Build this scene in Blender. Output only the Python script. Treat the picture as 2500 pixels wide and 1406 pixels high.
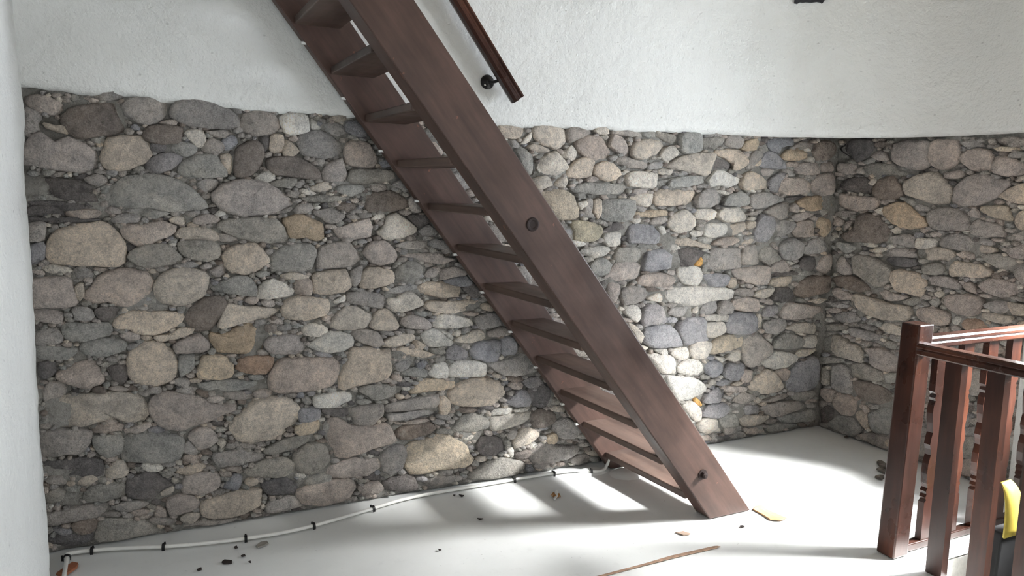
import bpy, bmesh, math, random
import numpy as np
from math import sin, cos, radians, pi, sqrt
from mathutils import Vector, Matrix, noise

# ------------------------------------------------------------------ clean
for o in list(bpy.data.objects):
    bpy.data.objects.remove(o, do_unlink=True)
scene = bpy.context.scene
COL = scene.collection
random.seed(7)

# ------------------------------------------------------------------ camera
F = 1870.0                       # focal length in pixels of the 2500 wide frame
PITCH, ROLL, YAW, EYE = radians(7.4), radians(1.4), radians(26.9), 1.58
fwd = Vector((sin(YAW)*cos(PITCH), cos(YAW)*cos(PITCH), -sin(PITCH)))
rgt0 = Vector((cos(YAW), -sin(YAW), 0))
up0 = rgt0.cross(fwd)
RGT = rgt0*cos(ROLL) + up0*sin(ROLL)
UPV = up0*cos(ROLL) - rgt0*sin(ROLL)
cam_d = bpy.data.cameras.new('camera')
cam_d.sensor_width = 36.0
cam_d.lens = F/2500*36.0
cam_d.clip_start = 0.02
cam = bpy.data.objects.new('camera', cam_d)
COL.objects.link(cam)
m = Matrix((RGT, UPV, -fwd)).transposed().to_4x4()
m.translation = (0, 0, EYE)
cam.matrix_world = m
scene.camera = cam

# ------------------------------------------------------------------ light, exposure
scene.view_settings.view_transform = 'Standard'
scene.view_settings.look = 'None'
scene.view_settings.gamma = 1.0
scene.view_settings.use_curve_mapping = False
scene.view_settings.exposure = 0.55
world = bpy.data.worlds.new('world')
scene.world = world
world.use_nodes = True
world.node_tree.nodes['Background'].inputs[0].default_value = (0.86, 0.92, 1.0, 1)
world.node_tree.nodes['Background'].inputs[1].default_value = 20.0

WIN_Y0, WIN_Y1, WIN_Z0, WIN_Z1 = 1.02, 2.30, 0.98, 2.22      # window in the right wall
def area(name, loc, direction, sx, sy, power, col, spread=180):
    l = bpy.data.lights.new(name, 'AREA')
    l.shape = 'RECTANGLE'; l.size = sx; l.size_y = sy
    l.energy = power; l.color = col; l.spread = radians(spread)
    o = bpy.data.objects.new(name, l); COL.objects.link(o)
    o.location = loc
    o.rotation_euler = Vector(direction).to_track_quat('-Z', 'Y').to_euler()
    return o
# bright patch of sky beyond the window (light falls steeply through the opening onto the floor)
WC = Vector((4.20, 1.75, 1.75))
SKY_DIR = Vector((1.0, -0.60, 0.95)).normalized()
area('sky_patch', WC + SKY_DIR*3.4, -SKY_DIR, 1.8, 1.3, 5200, (1.0, 0.99, 0.97))
pt = area('window_portal', (4.70, (WIN_Y0+WIN_Y1)/2, (WIN_Z0+WIN_Z1)/2), (-1, 0, 0), WIN_Y1-WIN_Y0, WIN_Z1-WIN_Z0, 1, (1, 1, 1))
pt.data.cycles.is_portal = True
area('rear_fill', (1.9, -2.58, 1.25), (0, 1, 0), 1.5, 2.0, 34, (1.0, 0.985, 0.96))  # added soft fill lamp behind the camera; the rear wall has no door

# ------------------------------------------------------------------ helpers
def link(o, parent=None):
    COL.objects.link(o)
    if parent is not None:
        o.parent = parent
    return o
def mesh_obj(name, verts, faces, mat, parent=None, smooth=False):
    me = bpy.data.meshes.new(name)
    me.from_pydata([tuple(v) for v in verts], [], faces)
    me.update()
    if mat: me.materials.append(mat)
    if smooth:
        me.polygons.foreach_set('use_smooth', [True]*len(me.polygons))
    o = bpy.data.objects.new(name, me)
    return link(o, parent)
def bm_obj(name, bm, mat, parent=None, smooth=False, loc=None):
    me = bpy.data.meshes.new(name)
    bmesh.ops.recalc_face_normals(bm, faces=bm.faces)
    bm.to_mesh(me); bm.free()
    if mat: me.materials.append(mat)
    if smooth:
        me.polygons.foreach_set('use_smooth', [True]*len(me.polygons))
    o = bpy.data.objects.new(name, me)
    if loc is not None: o.location = loc
    return link(o, parent)
def tag(o, label, cat, group=None):
    o['label'] = label; o['category'] = cat
    if group: o['group'] = group
    return o
def struct(o, label=None, cat=None):
    o['kind'] = 'structure'
    if label: o['label'] = label
    if cat: o['category'] = cat
    return o
def empty(name, loc):
    o = bpy.data.objects.new(name, None); o.location = loc
    o.empty_display_size = 0.1
    return link(o)
def box(bm, x0, x1, y0, y1, z0, z1, bev=0.0):
    vs = [bm.verts.new(p) for p in ((x0,y0,z0),(x1,y0,z0),(x1,y1,z0),(x0,y1,z0),(x0,y0,z1),(x1,y0,z1),(x1,y1,z1),(x0,y1,z1))]
    fs = [bm.faces.new([vs[i] for i in f]) for f in ((3,2,1,0),(4,5,6,7),(0,1,5,4),(1,2,6,5),(2,3,7,6),(3,0,4,7))]
    if bev > 0:
        es = list({e for f in fs for e in f.edges})
        bmesh.ops.bevel(bm, geom=es, offset=bev, segments=2, affect='EDGES', profile=0.5)
    return vs
def prism(bm, poly, axis, a, b, bev=0.0, seg=2):
    """poly: list of 2-D points; axis 'Y' -> (x,z) extruded in y, 'X' -> (y,z), 'Z' -> (x,y)"""
    def P(p, t):
        return {'Y': (p[0], t, p[1]), 'X': (t, p[0], p[1]), 'Z': (p[0], p[1], t)}[axis]
    A = [bm.verts.new(P(p, a)) for p in poly]; B = [bm.verts.new(P(p, b)) for p in poly]
    n = len(poly); fs = [bm.faces.new(A), bm.faces.new(B[::-1])]
    for i in range(n):
        fs.append(bm.faces.new((A[i], B[i], B[(i+1) % n], A[(i+1) % n])))
    if bev > 0:
        bmesh.ops.recalc_face_normals(bm, faces=fs)
        es = list({e for f in fs for e in f.edges})
        bmesh.ops.bevel(bm, geom=es, offset=bev, segments=seg, affect='EDGES', profile=0.5)
def tube(bm, pts, r, n=10, caps=True):
    pts = [Vector(p) for p in pts]
    rings = []
    prev = None
    for i, p in enumerate(pts):
        d = (pts[min(i+1, len(pts)-1)] - pts[max(i-1, 0)]).normalized()
        a = d.cross(Vector((0, 0, 1)))
        if a.length < 1e-3: a = d.cross(Vector((0, 1, 0)))
        a.normalize(); b = d.cross(a).normalized()
        rr = r[i] if isinstance(r, (list, tuple)) else r
        rings.append([bm.verts.new(p + (a*cos(2*pi*k/n) + b*sin(2*pi*k/n))*rr) for k in range(n)])
    for i in range(len(rings)-1):
        for k in range(n):
            bm.faces.new((rings[i][k], rings[i][(k+1) % n], rings[i+1][(k+1) % n], rings[i+1][k]))
    if caps:
        bm.faces.new(rings[0][::-1]); bm.faces.new(rings[-1])
def catmull(P, sub, ten=1.0):
    n = len(P); out = []
    for i in range(n):
        p0, p1, p2, p3 = P[(i-1) % n], P[i], P[(i+1) % n], P[(i+2) % n]
        for k in range(sub):
            t = k/sub
            h1, h2, h3, h4 = 2*t**3-3*t*t+1, t**3-2*t*t+t, -2*t**3+3*t*t, t**3-t*t
            out.append(tuple(h1*p1[j] + h2*0.5*ten*(p2[j]-p0[j]) + h3*p2[j] + h4*0.5*ten*(p3[j]-p1[j]) for j in range(2)))
    return out
def spline3(P, sub):
    P = [Vector(p) for p in P]; n = len(P); out = []
    for i in range(n-1):
        p0, p1, p2, p3 = P[max(i-1, 0)], P[i], P[i+1], P[min(i+2, n-1)]
        for k in range(sub):
            t = k/sub
            out.append(0.5*((2*p1) + (p2-p0)*t + (2*p0-5*p1+4*p2-p3)*t*t + (-p0+3*p1-3*p2+p3)*t**3))
    out.append(P[-1]); return out
def fbm(x, y, z, s, o=3):
    return noise.fractal(Vector((x*s, y*s, z*s)), 1.0, 2.0, o)
def ray(px, py):
    return (fwd + RGT*((px-1250)/F) + UPV*((703-py)/F))
def on_plane(px, py, ax, d):
    v = ray(px, py); o = Vector((0, 0, EYE))
    t = (d - o[ax])/v[ax]
    return o + v*t

# ------------------------------------------------------------------ materials
def lin(c):
    return tuple(((x/255)/12.92 if x/255 <= 0.04045 else ((x/255+0.055)/1.055)**2.4) for x in c)
class NT:
    def __init__(s, name):
        s.m = bpy.data.materials.new(name); s.m.use_nodes = True
        s.t = s.m.node_tree; s.b = s.t.nodes['Principled BSDF']
        s.pos = s.n('ShaderNodeNewGeometry').outputs['Position']
    def n(s, kind, **kw):
        x = s.t.nodes.new(kind)
        for k, v in kw.items(): setattr(x, k, v)
        return x
    def l(s, a, b): s.t.links.new(a, b)
    def mapping(s, scale=(1,1,1), rot=(0,0,0), src=None):
        mp = s.n('ShaderNodeMapping'); mp.inputs['Scale'].default_value = scale; mp.inputs['Rotation'].default_value = rot
        s.l(src or s.pos, mp.inputs['Vector']); return mp.outputs[0]
    def grain(s, stretch, rot):
        mp = s.n('ShaderNodeMapping', vector_type='TEXTURE'); mp.inputs['Scale'].default_value = stretch; mp.inputs['Rotation'].default_value = rot
        s.l(s.pos, mp.inputs['Vector']); return mp.outputs[0]
    def noise(s, scale, detail=4, rough=0.55, vec=None):
        x = s.n('ShaderNodeTexNoise'); x.inputs['Scale'].default_value = scale
        x.inputs['Detail'].default_value = detail; x.inputs['Roughness'].default_value = rough
        s.l(vec or s.pos, x.inputs['Vector']); return x.outputs['Fac']
    def ramp(s, fac, stops):
        r = s.n('ShaderNodeValToRGB'); e = r.color_ramp.elements
        e[0].position, e[0].color = stops[0][0], (*stops[0][1], 1)
        e[1].position, e[1].color = stops[-1][0], (*stops[-1][1], 1)
        for p, c in stops[1:-1]:
            q = e.new(p); q.color = (*c, 1)
        s.l(fac, r.inputs[0]); return r.outputs[0]
    def mix(s, a, b, fac=0.5, mode='MULTIPLY'):
        x = s.n('ShaderNodeMix', data_type='RGBA', blend_type=mode)
        for sock, v in ((x.inputs[6], a), (x.inputs[7], b)):
            if isinstance(v, tuple): sock.default_value = (*v, 1) if len(v) == 3 else v
            else: s.l(v, sock)
        if isinstance(fac, (int, float)): x.inputs[0].default_value = fac
        else: s.l(fac, x.inputs[0])
        return x.outputs[2]
    def add(s, a, b, wa=1.0, wb=1.0):
        x = s.n('ShaderNodeMath', operation='MULTIPLY_ADD'); s.l(b, x.inputs[0]); x.inputs[1].default_value = wb
        y = s.n('ShaderNodeMath', operation='MULTIPLY'); s.l(a, y.inputs[0]); y.inputs[1].default_value = wa
        s.l(y.outputs[0], x.inputs[2]); return x.outputs[0]
    def bump(s, h, strength=0.4, dist=0.01):
        x = s.n('ShaderNodeBump'); x.inputs['Strength'].default_value = strength; x.inputs['Distance'].default_value = dist
        s.l(h, x.inputs['Height']); s.l(x.outputs[0], s.b.inputs['Normal'])
    def out(s, col, rough=0.8, spec=0.3):
        if isinstance(col, tuple): s.b.inputs['Base Color'].default_value = (*col, 1)
        else: s.l(col, s.b.inputs['Base Color'])
        if isinstance(rough, (int, float)): s.b.inputs['Roughness'].default_value = rough
        else: s.l(rough, s.b.inputs['Roughness'])
        s.b.inputs['Specular IOR Level'].default_value = spec
        return s.m
g3 = lambda v: (v, v, v)

def mat_stone():
    N = NT('rubble_stone')
    at = N.n('ShaderNodeAttribute'); at.attribute_name = 'tint'
    n1 = N.noise(11, 6, 0.65); n2 = N.noise(38, 6, 0.7); n3 = N.noise(170, 4, 0.7); n4 = N.noise(75, 5, 0.75)
    c = N.mix(at.outputs['Color'], N.ramp(n1, [(0.3, (0.72, 0.73, 0.74)), (0.5, (1.0, 1.0, 1.0)), (0.7, (1.17, 1.15, 1.13))]), 1.0)
    c = N.mix(c, N.ramp(n2, [(0.28, g3(0.62)), (0.5, g3(1.0)), (0.72, g3(1.22))]), 0.9)
    c = N.mix(c, N.ramp(n3, [(0.3, g3(0.6)), (0.5, g3(1.0)), (0.7, g3(1.35))]), 0.8)
    pale = N.ramp(N.noise(6.5, 6, 0.62), [(0.55, g3(0)), (0.60, g3(0.42))])
    c = N.mix(c, N.mix(c, (1.26, 1.22, 1.17), 1.0), pale, 'MIX')
    lime = N.ramp(N.noise(19, 7, 0.75), [(0.60, g3(0)), (0.70, g3(0.6))])
    c = N.mix(c, lin((172, 169, 163)), lime, 'MIX')
    pit = N.ramp(n4, [(0.26, g3(0.45)), (0.36, g3(1))])
    c = N.mix(c, pit, 0.8)
    h = N.add(n2, n4, 1.0, 0.55); h = N.add(h, n3, 1.0, 0.22)
    N.bump(h, 1.0, 0.022)
    return N.out(c, 0.93, 0.1)
def mat_mortar():
    N = NT('grey_mortar')
    n1 = N.noise(6, 5, 0.6); n2 = N.noise(60, 5, 0.7); n3 = N.noise(230, 2)
    c = N.ramp(n1, [(0.3, lin((124, 122, 117))), (0.5, lin((148, 146, 141))), (0.75, lin((168, 166, 161)))])
    c = N.mix(c, N.ramp(n2, [(0.3, g3(0.66)), (0.5, g3(1.0)), (0.75, g3(1.2))]), 0.9)
    N.bump(N.add(n2, n3, 1.0, 0.5), 0.8, 0.015)
    return N.out(c, 0.95, 0.1)
def mat_plaster(name='white_plaster', base=(228, 230, 228)):
    N = NT(name)
    n1 = N.noise(1.3, 4); n2 = N.noise(22, 4, 0.55); n3 = N.noise(90, 3)
    vo = N.n('ShaderNodeTexVoronoi'); vo.inputs['Scale'].default_value = 15
    N.l(N.mapping((1, 1, 1.6)), vo.inputs['Vector'])
    pit = N.ramp(vo.outputs['Distance'], [(0.0, g3(0)), (0.11, g3(0.9)), (0.16, g3(1))])
    rare = N.ramp(N.noise(5, 2), [(0.50, g3(1)), (0.60, g3(0))])
    pits = N.mix(pit, rare, 1.0, 'LIGHTEN')
    b = lin(base)
    c = N.ramp(n1, [(0.35, tuple(x*0.93 for x in b)), (0.65, b)])
    c = N.mix(c, N.ramp(pits, [(0.0, g3(0.62)), (1.0, g3(1))]), 0.55)
    h = N.add(n2, n3, 0.8, 0.25); h = N.add(h, pits, 1.0, 0.35)
    N.bump(h, 0.65, 0.02)
    return N.out(c, 0.85, 0.2)
def mat_wood(name, dark, mid, light, axis_scale, rot=(0, 0, 0), rough=(0.32, 0.6), bump=0.12, wear=None):
    N = NT(name)
    v = N.grain(axis_scale, rot)
    n1 = N.noise(7, 6, 0.62, v); n2 = N.noise(34, 5, 0.65, v); n3 = N.noise(5, 4, 0.6)
    c = N.ramp(n1, [(0.28, lin(dark)), (0.5, lin(mid)), (0.75, lin(light))])
    c = N.mix(c, N.ramp(n2, [(0.3, g3(0.68)), (0.7, g3(1.2))]), 0.7)
    c = N.mix(c, N.ramp(n3, [(0.3, g3(0.72)), (0.7, g3(1.18))]), 0.8)
    if wear:
        w = N.ramp(N.noise(26, 4, 0.7, N.mapping((0.5, 1, 0.5), rot)), [(0.66, g3(0)), (0.73, g3(0.7))])
        c = N.mix(c, lin(wear), w, 'MIX')
    N.bump(n2, bump, 0.004)
    r = N.ramp(n3, [(0.3, g3(rough[0])), (0.7, g3(rough[1]))])
    return N.out(c, r, 0.4)
def mat_vinyl():
    N = NT('white_vinyl_floor')
    n1 = N.noise(2.2, 5, 0.6); n2 = N.noise(14, 5, 0.7); n3 = N.noise(70, 3)
    b = lin((224, 226, 225))
    c = N.ramp(n1, [(0.3, tuple(x*0.92 for x in b)), (0.65, b)])
    c = N.mix(c, N.ramp(n2, [(0.25, g3(0.84)), (0.42, g3(1))]), 0.5)
    speck = N.ramp(N.noise(55, 2), [(0.735, g3(1)), (0.76, g3(0.55))])
    c = N.mix(c, speck, 0.6)
    w = N.noise(1.6, 3, 0.5, N.mapping((0.6, 1.8, 1), (0, 0, 0.5)))
    N.bump(N.add(w, n3, 1.0, 0.02), 0.25, 0.05)
    return N.out(c, 0.42, 0.4)
def mat_flat(name, col, rough=0.6, spec=0.3, metal=0.0, var=0.15, scale=30):
    N = NT(name); b = lin(col)
    c = N.ramp(N.noise(scale, 4), [(0.3, tuple(x*(1-var) for x in b)), (0.7, tuple(min(1, x*(1+var)) for x in b))])
    N.b.inputs['Metallic'].default_value = metal
    return N.out(c, rough, spec)
def mat_glass():
    N = NT('window_glass')
    tr = N.n('ShaderNodeBsdfTransparent'); gl = N.n('ShaderNodeBsdfGlossy'); gl.inputs['Roughness'].default_value = 0.02
    mx = N.n('ShaderNodeMixShader'); mx.inputs[0].default_value = 0.06
    N.l(tr.outputs[0], mx.inputs[1]); N.l(gl.outputs[0], mx.inputs[2])
    N.l(mx.outputs[0], N.t.nodes['Material Output'].inputs['Surface'])
    return N.m

M_STONE, M_MORTAR, M_PLASTER = mat_stone(), mat_mortar(), mat_plaster()
M_PLASTER_LEDGE = mat_plaster('dusty_plaster_lip', (205, 208, 204))
SLOPE = math.atan2(2.2, 1.77)
M_STAIR = mat_wood('brown_stained_pine', (56, 41, 36), (77, 58, 51), (94, 72, 64), (9.0, 1.0, 1.0), (0, SLOPE, 0), (0.4, 0.62), 0.10, (150, 100, 78))
M_TREAD = mat_wood('brown_tread_board', (62, 48, 42), (88, 71, 63), (112, 94, 85), (1.0, 9.0, 1.0), (0, 0, 0), (0.36, 0.6))
M_RAIL = mat_wood('dark_varnished_rail', (38, 22, 17), (62, 36, 28), (92, 56, 42), (9.0, 1.0, 1.0), (0, SLOPE, 0), (0.22, 0.4))
M_POST = mat_wood('red_brown_varnish', (30, 18, 14), (48, 27, 21), (84, 47, 32), (1.0, 1.0, 9.0), (0, 0, 0), (0.22, 0.42))
M_RAILX = mat_wood('red_brown_varnish_handrail', (34, 20, 16), (54, 31, 24), (92, 52, 35), (4.0, 4.0, 1.0), (0, 0, 0), (0.2, 0.38))
for m__ in (M_POST, M_RAILX, M_RAIL):
    b__ = m__.node_tree.nodes['Principled BSDF']
    b__.inputs['Coat Weight'].default_value = 0.25
    b__.inputs['Specular IOR Level'].default_value = 0.28
    b__.inputs['Coat Roughness'].default_value = 0.24
M_VINYL = mat_vinyl()
M_IRON = mat_flat('black_iron', (24, 24, 26), 0.4, 0.5, 0.3)
M_BOLT = mat_flat('dark_bolt_steel', (44, 34, 32), 0.7, 0.3, 0.2)
M_TIN = mat_flat('pale_clip', (205, 205, 202), 0.5)
M_CABLE = mat_flat('white_cable_sheath', (226, 226, 222), 0.45, 0.4, 0, 0.05)

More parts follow.
